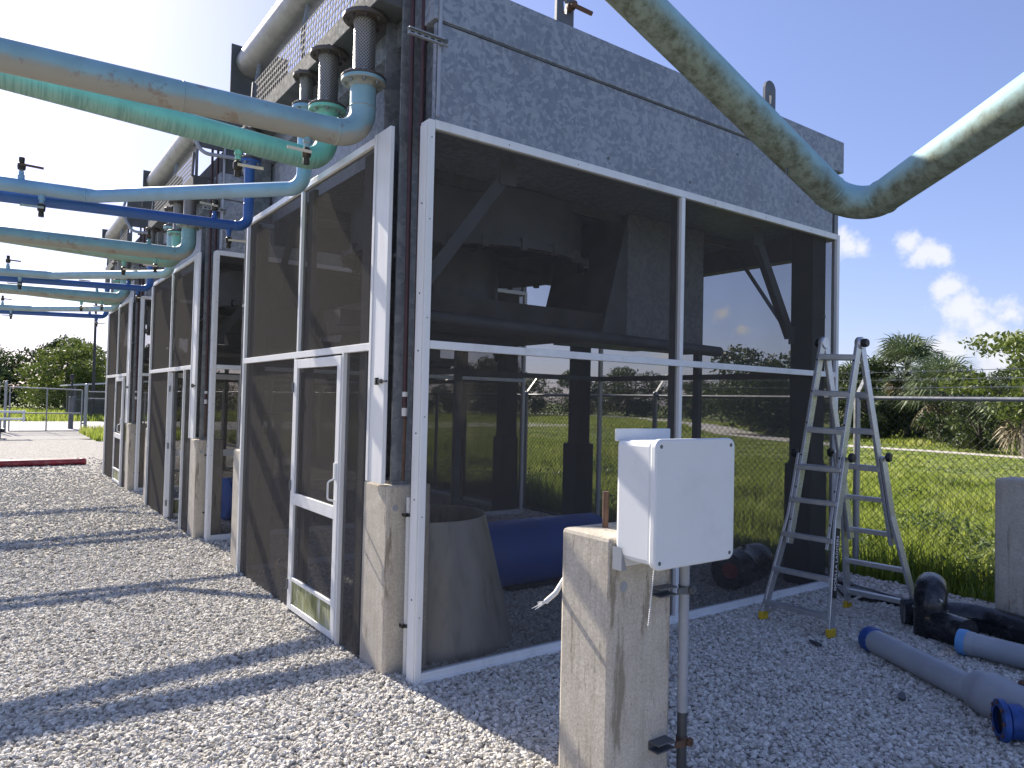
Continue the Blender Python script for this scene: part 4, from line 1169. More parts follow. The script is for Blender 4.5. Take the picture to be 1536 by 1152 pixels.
# ---- conduits on the tower corners
def conduit(name, label, mat, pts, r, fr, loc, group=None, cat='conduit', seg=10, extra=None):
    t = thing(name, label, cat, loc, group)
    m = MB(); m.tube(fillet(pts, fr, 6), r, seg); m.build('tube', mat, t, smooth=50)
    if extra: extra(t)
    return t
for u in range(3):
    y0 = u * PITCH; A = lambda x, y, z: (x, y + y0, z)
    def fit(t, y0=y0):
        f = MB(); f.lathe((-.01, .2 + y0, 1.60), (0, 0, 1), [(.018, 0), (.018, .05)], 12); f.build('coupling', M_PVC, t)
        f = MB(); f.lathe((-.01, .2 + y0, 1.72), (0, 0, 1), [(.018, 0), (.018, .03)], 12); f.build('coupling', M_PVC, t)
        f = MB(); f.tube([(-.008, .2 + y0, 1.20), (-.004, .2 + y0, 1.62)], .011, 8); f.build('rusty_drop', M_RUST, t)
    conduit('conduit', 'maroon conduit with rusty lower end beside the corner column of ' + NM[u], M_MAROON, [A(-.01, .2, 1.58), A(-.03, .2, 4.7)], .015, .0, A(-.01, .2, 1.2), 'corner conduits', extra=fit)
    conduit('conduit', 'maroon conduit against the white corner post of ' + NM[u], M_MAROON, [A(.03, .14, 1.0), A(.02, .14, 4.7)], .015, .0, A(.03, .14, 1.0), 'corner conduits')
    def ties(t, y0=y0):
        for z in (.30, .98):
            f = MB(); f.lathe((.03, .175 + y0, z), (0, 0, 1), [(.0235, 0), (.0235, .022)], 14); f.box(-.006, .155 + y0, z, .0, .205 + y0, z + .02); f.box(.055, .17 + y0, z + .002, .085, .18 + y0, z + .018); f.build('strap', M_SEAL, t)
    conduit('conduit', 'pale plastic conduit strapped between pier and white post of ' + NM[u], M_PVC, [A(.035, .175, -.1), A(.03, .175, 1.10)], .021, .0, A(.03, .175, 0), 'plastic corner conduits', extra=ties)
    conduit('conduit', 'thin grey conduit running down the front panel corner of ' + NM[u], M_GALVPIPE, [A(.06, -.004, 4.8), A(.058, -.004, 3.50), A(.05, -.012, 3.43)], .0125, .03, A(.06, 0, 3.43), 'thin grey conduits')
    t = thing('strut_channel', 'slotted steel strut clamping conduits high on ' + NM[u], 'bracket', A(-.05, -.02, 3.87), 'slotted strut channels')
    m = MB(); m.box(-.17, y0 - .042, 3.865, .10, y0 - .018, 3.871); m.box(-.17, y0 - .042, 3.899, .10, y0 - .018, 3.905); m.box(-.169, y0 - .0215, 3.871, .099, y0 - .0185, 3.899)
    m.build('channel', M_GALVPIPE, t)
    for k in range(5):
        m = MB(); m.box(-.15 + k * .045, y0 - .0225, 3.878, -.125 + k * .045, y0 - .0216, 3.892); m.build('slot', M_SEAL, t)
    m = MB(); m.lathe((.075, y0 - .044, 3.885), (0, -1, 0), [(.014, 0), (.014, .012), (.007, .013), (.007, .025)], 8); m.build('clamp_nut', M_STEEL, t)
    t = thing('toggle_clip', 'small black clip on the cover jamb of ' + NM[u], 'clip', A(-.14, .36, 1.80), 'black clips')
    m = MB(); m.box(-.145, y0 + .27, 1.80, -.131, y0 + .33, 1.825); m.box(-.142, y0 + .20, 1.806, -.132, y0 + .272, 1.818); m.box(-.15, y0 + .325, 1.79, -.132, y0 + .345, 1.835); m.build('clip', M_SEAL, t)
    # flexible hoses looping up the gap side
    if u:
        conduit('flexible_hose', 'thin grey flexible hose looping over the front top of ' + NM[u], M_GREYPVC, [A(-.12, .60, 5.17), A(-.26, .28, 5.16), A(-.36, .0, 4.80), A(-.20, -.06, 4.50), A(.22, -.07, 4.52), A(.38, -.06, 4.1), A(.38, -.03, 3.5)], .022, .13, A(-.1, -.05, 3.5), 'flexible hoses')

# ---- mouldy overhead pipe with the elbow
E0 = Vector((1.614, -1.779, 2.735)); A1 = Vector((.439, -1.697, 3.245)); B1 = Vector((1.027, -2.755, 2.889))
da = (A1 - E0).normalized(); db = (B1 - E0).normalized()
Aend = E0 + da * 4.6; Bend = E0 + db * 3.4
t = thing('overhead_pipe', 'mouldy pale blue overhead pipe bending low over the junction box', 'pipe', (Bend.x, Bend.y, 0))
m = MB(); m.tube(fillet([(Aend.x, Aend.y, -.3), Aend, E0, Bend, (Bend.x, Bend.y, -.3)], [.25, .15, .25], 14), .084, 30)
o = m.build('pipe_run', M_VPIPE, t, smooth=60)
tb = .15 / math.tan(da.angle(db) / 2)
weld(o, M_VPIPE, E0 + da * tb, da, .084, .014, .003); weld(o, M_VPIPE, E0 + db * (tb + .01), db, .084, .02, .005)
m = MB(); q = E0 + da * .62; m.box(q.x, q.y - .004, q.z - .125, q.x + .008, q.y + .004, q.z - .08); m.build('drip_tag', M_STEEL, o)

# ================================================================== JUNCTION BOX ON THE PIER
t = thing('junction_box', 'blank white fibreglass junction box fixed to the concrete pier', 'box', (.16, -1.75, 1.05))
yb, yf = -1.742, -1.965
bx0, bx1, bz0, bz1 = -.092, .375, 1.085, 1.575
m = MB(); m.box(bx0 + .012, yf + .028, bz0 + .012, bx1 - .012, yb - .0, bz1 - .012); body = m.build('body', M_BOX, t, bev=.02)
m = MB(); m.box(bx0 + .02, yb - .006, bz0 - .03, bx0 + .36, yb + .006, bz0 + .011); m.build('mounting_flange', M_BOX, t, bev=.006)
m = MB(); m.box(bx0 + .012, yb + .001, bz1 - .02, bx0 + .33, yb + .012, bz1 + .03); m.build('mounting_flange', M_BOX, t, bev=.006)
m = MB()
pl = []
rr = .035
for (cx_, cz_, a0) in ((bx1 - rr, bz1 - rr, 0), (bx0 + rr, bz1 - rr, 90), (bx0 + rr, bz0 + rr, 180), (bx1 - rr, bz0 + rr, 270)):
    for k in range(7):
        a = R_(a0 + 15 * k); pl.append((cx_ + rr * math.cos(a), yf, cz_ + rr * math.sin(a)))
m.prism(pl, (0, .030, 0)); lid = m.build('lid', M_BOX, t, bev=.007, smooth=40)
for (sx, sz) in ((bx0 + .028, bz0 + .028), (bx1 - .028, bz0 + .028), (bx0 + .028, bz1 - .028), (bx1 - .028, bz1 - .028)):
    m = MB(); m.lathe((sx, yf + .001, sz), (0, -1, 0), [(.008, 0), (.008, .0015), (.0065, .003)], 12); m.lathe((sx, yf - .0015, sz), (0, -1, 0), [(.003, 0), (.003, .0012)], 6); m.build('screw', M_STEEL, lid, smooth=30)
m = MB(); m.prism([(bx0 - .001, yb - .004, bz0 - .03), (bx0 + .03, yb - .004, bz0 - .03), (bx0 - .001, yb - .004, bz0 + .06)], (0, -.05, 0)); m.build('bracket', M_GREYPVC, t)
# chain hanging under it
t = thing('bead_chain', 'thin white bead chain hanging below the junction box', 'chain', (-.07, -1.94, .86))
m = MB()
for k in range(26): 
    z = 1.09 - k * .0085; m.lathe((-.072 + .0003 * k, -1.945 + .0012 * k, z), (0, 0, -1), [(.001, 0), (.003, .002), (.003, .005), (.001, .007)], 8)
m.build('beads', M_LABELWHT, t, kind='stuff')
# conduit up the pier with two clamps
t = thing('conduit', 'grey conduit with charcoal base running up the junction box pier', 'conduit', (.305, -1.775, 0))
m = MB(); m.tube([(.30, -1.775, .42), (.30, -1.775, 1.10)], .0215, 16); m.build('tube', M_GREYPVC, t, smooth=50)
m = MB(); m.tube([(.30, -1.775, -.1), (.30, -1.775, .425)], .0205, 16); m.build('sleeve', M_CHARCOAL, t, smooth=50)
for z in (.93, .30):
    m = MB(); m.box(.14, -1.79, z + .016, .24, -1.7365, z + .022); m.box(.14, -1.79, z - .014, .24, -1.7365, z - .008); m.box(.1405, -1.7420, z - .009, .2395, -1.7368, z + .017)
    c = m.build('clamp', M_STEEL, t); 
    m = MB(); m.lathe((.30, -1.775, z - .018), (0, 0, 1), [(.0245, 0), (.0245, .036)], 16); m.box(.236, -1.80, z - .01, .285, -1.792, z + .014); m.lathe((.315, -1.80, z), (.2, -1, 0), [(.018, 0), (.018, .012), (.008, .012), (.008, .018)], 12)
    m.build('clamp_ring', M_RUST if z < .5 else M_STEEL, c, smooth=40)
t = thing('rope_end', 'frayed pale rope end poking from behind the junction box pier', 'rope', (-.10, -1.40, .90))
m = MB(); m.tube(fillet([(.0, -1.42, 1.02), (-.04, -1.415, .96), (-.10, -1.41, .885), (-.155, -1.41, .855)], .03, 4), [.010] * 3 + [.011] * (len(fillet([(.0, -1.42, 1.02), (-.04, -1.415, .96), (-.10, -1.41, .885), (-.155, -1.41, .855)], .03, 4)) - 3), 8)
for k in range(7):
    a = k * .9; m.tube([(-.15, -1.41, .856), (-.185 - .006 * k, -1.41 + .016 * math.cos(a), .845 + .014 * math.sin(a))], [.004, .001], 5)
m.build('strands', M_LABELWHT, t, smooth=50, kind='stuff')

# ================================================================== LADDER
def ladder():
    F1, F2 = Vector((2.988, -.308, 0)), Vector((3.017, -.863, 0))
    G1, G2 = Vector((3.912, -.547, 0)), Vector((3.96, -1.06, 0))
    T1, T2 = Vector((3.425, -.525, 2.235)), Vector((3.47, -.805, 2.22))
    G1 = Vector((3.905, -.50, 0)); 
    t = thing('folding_ladder', 'silver aluminium folding ladder with yellow feet standing open at the tower corner', 'ladder', (3.45, -.65, 0))
    dirs = {}
    for (name, top1, top2, f1, f2, sgn) in (('front', T1, T2, F1, F2, -1), ('rear', T1 + Vector((.05, .0, 0)), T2 + Vector((.05, 0, 0)), G1, G2, 1)):
        inner = []; mid = []
        for (tp, ft, other, k) in ((top1, f1, f2, 0), (top2, f2, f1, 1)):
            # inner section: straight from the hinge down to knee height; outer section: from above the knob flaring to the foot
            knee_in = tp + (ft - tp) * .70
            shift = (other - ft).normalized()
            w = .035 + .03
            a_in = tp; b_in = tp + (ft + shift * .11 - tp) * .72
            side = (ft - other).normalized()
            m = MB(); m.bar(a_in, b_in, .028, .07, up=(1, 0, 0)); m.build('inner_rail', M_ALU, t, bev=.004)
            for q in range(6):
                p = a_in + (b_in - a_in) * (.08 + .16 * q)
                m2 = MB(); m2.lathe(p - Vector((.036, 0, 0)) if sgn < 0 else p + Vector((.036, 0, 0)), (sgn, 0, 0), [(.008, 0), (.008, .002)], 10); m2.build('pin_hole', M_LABELBLK, t)
            s0 = tp + (ft + shift * .11 - tp) * .40 + side * .031
            s1 = tp + (ft + shift * .11 - tp) * .62 + side * .031
            m = MB(); m.bar(s0, s1, .024, .075, up=(1, 0, 0)); ro = m.build('outer_rail', M_ALU, t, bev=.004)
            m = MB(); m.bar(s1 - (s1 - s0) * .03, ft + Vector((0, 0, .05)) + side * .0, .024, .075, up=(1, 0, 0)); m.build('flared_leg', M_ALU, t, bev=.004)
            m = MB(); m.bar(ft + Vector((0, 0, .075)) + (s1 - ft).normalized() * .0, ft + Vector((0, 0, .012)), .036, .088, up=(1, 0, 0)); fo = m.build('foot', M_YELLOW, t, bev=.006)
            m = MB(); m.bar(ft + Vector((0, 0, .014)), ft + Vector((0, 0, -.004)), .034, .084, up=(1, 0, 0)); m.build('tread', M_SEAL, fo)
            kn = s0 + side * .018
            m = MB(); m.lathe(kn, side, [(.012, 0), (.012, .012), (.036, .014), (.038, .03), (.034, .044), (.012, .046)], 16); m.build('locking_knob', M_SEAL, t, smooth=40)
            inner.append((a_in, b_in)); mid.append((s0, s1, ft, side))
        # rungs: upper ones between inner rails, lower ones between the flared legs
        for q in range(4):
            f_ = .065 + .185 * q
            p = inner[0][0].lerp(inner[0][1], f_); r = inner[1][0].lerp(inner[1][1], f_)
            m = MB(); m.bar(p, r, .075, .042); m.bar(p + Vector((0, 0, .022)), r + Vector((0, 0, .022)), .05, .006)
            m.build('rung', M_ALUD, t, bev=.004)
        zs = [.40, .555, .70, .845, .965]
        for q, z in enumerate((1.235, .975, .70, .42, .155)):
            pts = []
            for (s0, s1, ft, side) in mid:
                if z > s1.z: p = s0.lerp(s1, (s0.z - z) / (s0.z - s1.z))
                else: p = s1.lerp(ft + Vector((0, 0, .05)), (s1.z - z) / (s1.z - .05))
                pts.append(p - side * .0)
            off = Vector((sgn * .03, 0, 0))
            m = MB(); m.bar(pts[0] + off, pts[1] + off, .06, .036); m.build('rung', M_ALUD, t, bev=.004)
            if q == 0 and sgn < 0:
                c = pts[0].lerp(pts[1], .25) + off; d = (pts[1] - pts[0]).normalized()
                m = MB(); m.bar(c - d * .05 + Vector((-.0235, 0, 0)), c + d * .03 + Vector((-.0235, 0, 0)), .002, .016); m.build('red_label', M_REDSTK, t)
            if q == 3 and sgn < 0:
                c = pts[0].lerp(pts[1], .55) + off; d = (pts[1] - pts[0]).normalized()
                m = MB(); m.bar(c - d * .035 + Vector((-.0235, 0, 0)), c + d * .035 + Vector((-.0235, 0, 0)), .002, .016); m.build('yellow_label', M_LABELYEL, t)
            if q == 4:
                for w_ in (0, 1):
                    p = pts[w_]; c = pts[0].lerp(pts[1], .22 if w_ == 0 else .78) + off
                    m = MB(); m.bar(p + Vector((0, 0, -.09)) + (pts[1 - w_] - p).normalized() * .012, c + Vector((0, 0, -.01)), .012, .02); m.build('stay', M_ALU, t)
        dirs[name] = mid
    for (tp, side) in ((T1, Vector((0, 1, 0))), (T2, Vector((0, -1, 0)))):
        c = tp + Vector((.025, 0, .015))
        m = MB(); m.lathe(c - side * .022, side, [(.045, 0), (.05, .006), (.05, .040), (.045, .046)], 20); m.build('hinge', M_ALU, t, smooth=40)
        m = MB(); m.lathe(c + side * .024, side, [(.03, 0), (.034, .006), (.034, .03), (.028, .04)], 16); m.build('hinge_lock', M_SEAL, t, smooth=40)
    # sticker with lettering down the front right leg
    s0, s1, ft, side = dirs['front'][1]
    fe = ft + Vector((0, 0, .05)); p0 = s1.lerp(fe, .06); p1 = s1.lerp(fe, .70)
    d = (p1 - p0).normalized()
    out = side
    m = MB(); m.bar(p0 + out * .0136, p1 + out * .0136, .0016, .056, up=(1, 0, 0)); st = m.build('sticker', M_LABELBLK, t)
    cu = bpy.data.curves.new('lettering', 'FONT'); cu.body = 'GORILLA LADDERS'; cu.size = .048; cu.align_x = 'CENTER'; cu.align_y = 'CENTER'; cu.extrude = .0006
    to = bpy.data.objects.new('lettering_tmp', cu); COL.objects.link(to)
    dg = bpy.context.evaluated_depsgraph_get()
    me = bpy.data.meshes.new_from_object(to.evaluated_get(dg)); bpy.data.objects.remove(to, do_unlink=True)
    xa = -d; za = out.normalized(); ya = za.cross(xa).normalized(); za = xa.cross(ya)
    c = (p0 + p1) / 2 + out * .0154; L = OFF[t.name]
    mt = Matrix(((xa.x, ya.x, za.x, c.x - L[0]), (xa.y, ya.y, za.y, c.y - L[1]), (xa.z, ya.z, za.z, c.z - L[2]), (0, 0, 0, 1)))
    me.transform(mt); me.materials.clear(); me.materials.append(M_LABELWHT); me.name = 'lettering'
    lo = bpy.data.objects.new('lettering', me); COL.objects.link(lo); lo.parent = t; lo['kind'] = 'stuff'
ladder()

# ================================================================== LOOSE THINGS ON THE GRAVEL
def axis_pipe(t, name, a, b, r, mat, seg=28, **kw):
    m = MB(); m.tube([a, b], r, seg); return m.build(name, mat, t, smooth=50, **kw)
P0, P1 = Vector((2.99, -1.19, .085)), Vector((2.56, -2.02, .092))
d = (P1 - P0).normalized()
t = thing('loose_pipe', 'grey plastic pipe with dark blue end cap and wide bell lying on gravel', 'pipe', (2.7, -1.7, 0))
axis_pipe(t, 'barrel', P0, P1, .080, M_GREYPVC)
m = MB(); m.lathe(P0 - d * .055, d, [(.05, 0), (.078, .012), (.088, .02), (.088, .085), (.082, .09)], 28); m.build('end_cap', M_BLUECAP, t, smooth=40)
for k in (.32, .62):
    q = P0.lerp(P1, k); m = MB(); m.lathe(q, d, [(.0802, 0), (.0822, .003), (.0822, .007), (.0802, .01)], 28, False, False); m.build('joint_ring', M_GREYPVC, t, smooth=40)
bell = Vector((0, 0, .035))
m = MB(); m.lathe(P1 + bell * .6 - d * .02, (d.x, d.y, .02), [(.082, 0), (.112, .03), (.118, .05), (.118, .09), (.126, .10), (.128, .16), (.122, .19), (.124, .60), (.118, .62)], 32); m.build('bell', M_GREYPVC, t, smooth=40)
m = MB(); m.lathe(P1 + d * .33 + Vector((.075, .03, .135)), (.5, .3, .8), [(.03, 0), (.032, .02), (.02, .03)], 14); m.build('rusty_plug', M_RUST, t, smooth=40)
P2 = Vector((3.46, -1.60, .10)); d2 = Vector((-.38, -.92, -.01)).normalized()
d2 = Vector((.05, -1.0, 0)).normalized()
t = thing('loose_pipe', 'grey plastic pipe with light blue end collar behind the wider pipe', 'pipe', (3.5, -2.0, 0))
axis_pipe(t, 'barrel', P2, P2 + d2 * 1.5, .078, M_GREYPVC)
m = MB(); m.lathe(P2 - d2 * .05, d2, [(.06, 0), (.086, .008), (.088, .03), (.088, .06), (.07, .062)], 28); m.build('collar', M_LTCAP, t, smooth=40)
m = MB(); m.lathe(P2 + d2 * .0, d2, [(.074, 0), (.083, .01), (.083, .05), (.079, .06)], 28); m.build('sleeve', M_GREYPVC, t, smooth=40)
P3 = Vector((2.20, -2.255, .108)); d3 = Vector((.62, -.78, .0)).normalized()
t = thing('flanged_pipe', 'short grey pipe with a battered blue flange facing the open gravel', 'pipe', (2.3, -2.4, 0))
m = MB(); m.lathe(P3, d3, [(.068, .0), (.104, .002), (.106, .03), (.07, .034)], 28, False, False); f = m.build('flange', M_BLUECAP, t, smooth=40)
m = MB(); m.lathe(P3 + d3 * .022, d3, [(.072, 0), (.072, .004)], 24); m.build('gasket', M_SEAL, f)
for k in range(8):
    a = 2 * math.pi * k / 8; u_ = d3.orthogonal().normalized(); w_ = d3.cross(u_); q = P3 + (u_ * math.cos(a) + w_ * math.sin(a)) * .088
    m = MB(); m.lathe(q - d3 * .006, d3, [(.011, 0), (.011, .006)], 6); m.build('bolt', M_RUST, f)
axis_pipe(t, 'barrel', P3 + d3 * .09, P3 + d3 * 1.0, .075, M_GREYPVC)
m = MB(); m.lathe(P3 + d3 * .034, d3, [(.072, 0), (.086, .01), (.088, .07), (.078, .08)], 28); m.build('collar', M_BLUECAP, t, smooth=40)

t = thing('pipe_fitting', 'black plastic tee fitting with an upright elbow by the grey pipes', 'fitting', (3.75, -1.26, 0))
m = MB(); m.tube(fillet([(3.72, -1.25, -.03), (3.72, -1.25, .335), (3.92, -1.17, .335)], .105, 10), .112, 28); m.build('upright_elbow', M_BLACKPE, t, smooth=50)
m = MB(); m.lathe((3.72, -1.25, .20), (0, 0, 1), [(.114, 0), (.119, .004), (.119, .016), (.114, .02)], 28, False, False); m.build('joint_ring', M_BLACKPE, t, smooth=40)
m = MB(); m.tube([(3.72, -1.22, .112), (3.62, -1.55, .112)], .110, 26); m.build('branch', M_BLACKPE, t, smooth=50)
m = MB(); m.tube(fillet([(3.715, -1.225, .34), (3.70, -1.30, .315), (3.66, -1.36, .30)], .02, 3), .006, 6); m.build('white_strap', M_LABELWHT, t)
t = thing('pipe_fitting', 'black curved pipe bend lying between the upright fitting and the fence', 'fitting', (4.1, -1.2, 0))
m = MB(); m.tube(fillet([(3.86, -.98, .108), (4.18, -1.40, .112), (4.10, -1.95, .095)], .28, 10), .105, 26); m.build('bend', M_BLACKPE, t, smooth=50)
m = MB(); m.lathe((4.12, -1.80, .10), (-.14, -.98, -.03), [(.106, 0), (.117, .01), (.117, .07), (.106, .08)], 26, False, False); m.build('collar', M_BLACKPE, t, smooth=40)
for k, (pts, lb) in enumerate((([(4.85, 1.4, .03), (4.78, .3, .03), (4.55, -.25, .03), (4.45, -.75, .03), (4.55, -1.35, .03), (4.9, -2.4, .03)], 'black hose curving along the fence foot behind the ladder'),
                              ([(4.95, .9, .028), (4.70, -.05, .028), (4.35, -.55, .028), (4.30, -1.1, .028), (4.75, -1.9, .028)], 'second black hose crossing toward the lone pier'),
                              ([(5.0, 6.5, .025), (4.86, 4.3, .025), (5.02, 2.6, .025), (4.9, 1.6, .025)], 'black hose winding along the fence beyond the tower screens'))):
    t = thing('hose', lb, 'hose', (pts[0][0], pts[0][1], 0), 'black hoses')
    m = MB(); m.tube(fillet(pts, .25, 6), .03 - .004 * k, 10); m.build('tube', M_HOSE, t, smooth=60)
t = thing('black_mat', 'flat black plastic scrap under the ladder by the hoses', 'scrap', (4.35, -.35, 0))
m = MB(); m.prism([(4.18, -.30, .03), (4.40, -.10, .035), (4.60, -.35, .03), (4.42, -.62, .025), (4.22, -.55, .03)], (0, 0, .02)); m.build('sheet', M_HOSE, t)
for (x, y, lb, rz) in ((2.30, -1.72, 'small dark plastic scrap on the gravel beside the grey pipe', .4), (2.75, -.9, 'thin dark stick on the gravel between ladder foot and blue cap', 1.2)):
    t = thing('debris', lb, 'scrap', (x, y, 0))
    m = MB(); c, s_ = math.cos(rz), math.sin(rz)
    q = [(-.06, -.012), (-.02, -.024), (.05, -.014), (.065, .004), (.02, .02), (-.045, .014)]
    m.prism([(x + a * c - b * s_, y + a * s_ + b * c, .018) for a, b in q], (0, 0, .014)); m.build('piece', M_CHARCOAL, t)

# ---- inside the ladder-side tower
t = thing('sheet_metal_cone', 'dull sheet metal cone standing on gravel inside the front screen', 'duct cone', (.62, .78, 0))
m = MB(); m.lathe((.55, .78, -.02), (-.02, .0, 1), [(.60, 0), (.395, .90), (.385, .90), (.59, .0)], 48, False, False); m.build('shell', M_CONE, t, smooth=40)
t = thing('blue_duct', 'long blue plastic tube lying behind the sheet metal cone', 'tube', (1.6, 1.65, 0))
m = MB(); m.lathe((.45, 1.62, .31), (1, -.02, 0), [(.27, 0), (.30, .02), (.30, 2.4), (.27, 2.42)], 36); m.build('barrel', M_BLUEDRUM, t, smooth=40)
m = MB(); m.box(1.7, 1.4, -.02, 2.3, 1.95, .05); m.build('cradle', M_SEAL, t)
t = thing('black_roll', 'black drum with a round red sticker lying behind the front screen', 'drum', (3.85, .5, 0))
m = MB(); dr = Vector((.97, .24, 0)); m.lathe((3.48, .42, .175), dr, [(.14, 0), (.17, .02), (.175, .22), (.18, .24), (.175, .26), (.175, .52), (.18, .54), (.17, .74), (.14, .76)], 30); ro = m.build('shell', M_BLACKPE, t, smooth=40)
m = MB(); m.lathe(Vector((3.48, .42, .175)) - dr * .001 + Vector((0, -.03, .02)), -dr, [(.075, 0), (.075, .003)], 24); m.build('red_sticker', M_REDSTK, ro)
m = MB(); m.lathe((3.86, .52, .345), (0, 0, 1), [(.02, 0), (.022, .02), (.015, .03)], 12); m.build('bung', M_SEAL, ro)
t = thing('drum', 'black plastic drum lying by the open-door tower', 'drum', (.8, 6.4, 0))
m = MB(); m.lathe((.5, 6.4, .3), (1, .1, 0), [(.26, 0), (.29, .03), (.29, .86), (.26, .9)], 28); m.build('shell', M_BLUEDRUM, t, smooth=40)
# stepladder inside the open-door tower
t = thing('step_ladder', 'small dark stepladder standing inside the open-door tower', 'ladder', (.95, 6.0, 0))
for sx in (-.18, .18):
    m = MB(); m.bar((.95 + sx, 5.70, 0), (.95 + sx * .7, 6.0, 1.45), .03, .05); m.build('rail', M_STEEL, t)
    m = MB(); m.bar((.95 + sx, 6.35, 0), (.95 + sx * .7, 6.06, 1.45), .025, .03); m.build('rear_leg', M_STEEL, t)
for k in range(4):
    m = MB(); z = .3 + .3 * k; m.bar((.80, 5.72 + .21 * z, z), (1.10, 5.72 + .21 * z, z), .08, .025); m.build('step', M_STEEL, t)
m = MB(); m.box(.80, 5.95, 1.45, 1.10, 6.12, 1.48); m.build('top', M_SEAL, t)

# ---- red pipes far left
for k, (yy, lb) in enumerate(((15.75, 'long red pipe lying on the gravel, tower side of the pair'), (15.95, 'long red pipe lying on the gravel, gate side of the pair'))):
    t = thing('red_pipe', lb, 'pipe', (-3, yy, 0), 'red pipes')
    m = MB(); m.tube([(-9, yy - .35, .075), (-.20 - .1 * k, yy + .15, .075)], .072, 18); m.build('barrel', M_REDPIPE, t, smooth=50)
    m = MB(); m.lathe((-.33 - .1 * k, yy + .143, .075), (1, .05, 0), [(.073, 0), (.08, .01), (.08, .10), (.073, .11)], 18); m.build('end_collar', M_REDPIPE, t, smooth=40)

# ================================================================== FENCES
M_FENCE = simple('dull_galvanized_wire', (.05, .053, .05), .75, .0, .15, 3., spec=.15)
def fx(y): return 5.33 - .040 * y
def link_mesh(P, L, z0, z1, half, r, name, parent, mat):
    """P(s) -> (x, y); zig-zag wires, 3-sided"""
    nW = int(L / half); nz = int((z1 - z0) / half)
    V = []; F = []
    vi = 0
    for i in range(nW):
        for k in range(nz + 1):
            s = (i + (k % 2 if i % 2 == 0 else 1 - k % 2)) * half
            x, y = P(s); z = z0 + k * half
            ex, ey = P(s + .01); tx, ty = (ex - x) / .01, (ey - y) / .01
            o = (.0018 if k % 2 else -.0018)
            nx, ny = -ty, tx
            x += nx * o; y += ny * o
            V += [(x + tx * r, y + ty * r, z), (x - tx * r * .5 + nx * r * .87, y - ty * r * .5 + ny * r * .87, z), (x - tx * r * .5 - nx * r * .87, y - ty * r * .5 - ny * r * .87, z)]
            if k:
                a = vi - 3; b = vi
                F += [(a, a + 1, b + 1, b), (a + 1, a + 2, b + 2, b + 1), (a + 2, a, b, b + 2)]
            vi += 3
    me = bpy.data.meshes.new(name); L_ = OFF[parent.name]
    me.from_pydata([(x - L_[0], y - L_[1], z - L_[2]) for x, y, z in V], [], F); me.materials.append(mat)
    o = bpy.data.objects.new(name, me); COL.objects.link(o); o.parent = parent; o['kind'] = 'stuff'
    return o
t = thing('chain_link_fence', 'long chain-link fence with barbed wire between the yard and the meadow', 'fence', (5.3, .2, 0))
FH = 1.83
link_mesh(lambda s: (fx(-7 + s) + .03, -7 + s), 20., .02, 1.885, .0385, .0033, 'wire_mesh', t, M_FENCE)
link_mesh(lambda s: (fx(13 + s) + .03, 13 + s), 18.6, .02, 1.885, .060, .0042, 'wire_mesh', t, M_FENCE)
m = MB(); m.tube([(fx(-7), -7, FH), (fx(31.6), 31.6, FH)], .021, 12); m.build('top_rail', M_GALVPIPE, t, smooth=50)
yy = .2 - 2.75 * 2
k = 0
while yy < 31.8:
    x = fx(yy)
    m = MB(); m.tube([(x - .0, yy, -.1), (x, yy, FH + .03)], .033, 14); po = m.build('post', M_GALVPIPE, t, smooth=50)
    m = MB(); m.lathe((x, yy, FH + .01), (0, 0, 1), [(.036, 0), (.036, .03), (.02, .05)], 12); m.bar((x, yy, FH + .04), (x + .22, yy, FH + .30), .035, .008); m.build('barb_arm', M_GALVPIPE, po, smooth=40)
    for z in (.4, .9, 1.4):
        m = MB(); m.lathe((x, yy, z), (0, 0, 1), [(.0355, 0), (.0355, .02)], 12); m.build('tension_band', M_GALVPIPE, po)
    yy += 2.75; k += 1
def barbed(t, a, b, sag, pitch=.13):
    m = MB(); a = Vector(a); b = Vector(b); n = int((b - a).length / pitch); pts = []
    for k in range(n + 1):
        s = k / n; pts.append(a.lerp(b, s) + Vector((0, 0, -sag * math.sin(math.pi * ((s * 13) % 1)))))
    m.tube(pts, .0042, 4)
    for p in pts:
        q = random.uniform(0, 3.1); dz = Vector((.02 * math.cos(q), .006, .02 * math.sin(q))); m.tube([p - dz, p + dz], .0026, 3); dz = Vector((.02 * math.sin(q), -.006, -.02 * math.cos(q))); m.tube([p - dz, p + dz], .0026, 3)
    m.build('barbed_wire', M_GALVPIPE, t, kind='stuff')
for k in range(3):
    f_ = .30 + .33 * k
    barbed(t, (fx(-7) + .22 * f_, -7, FH + .04 + .26 * f_), (fx(31) + .22 * f_, 31, FH + .04 + .26 * f_), .012)

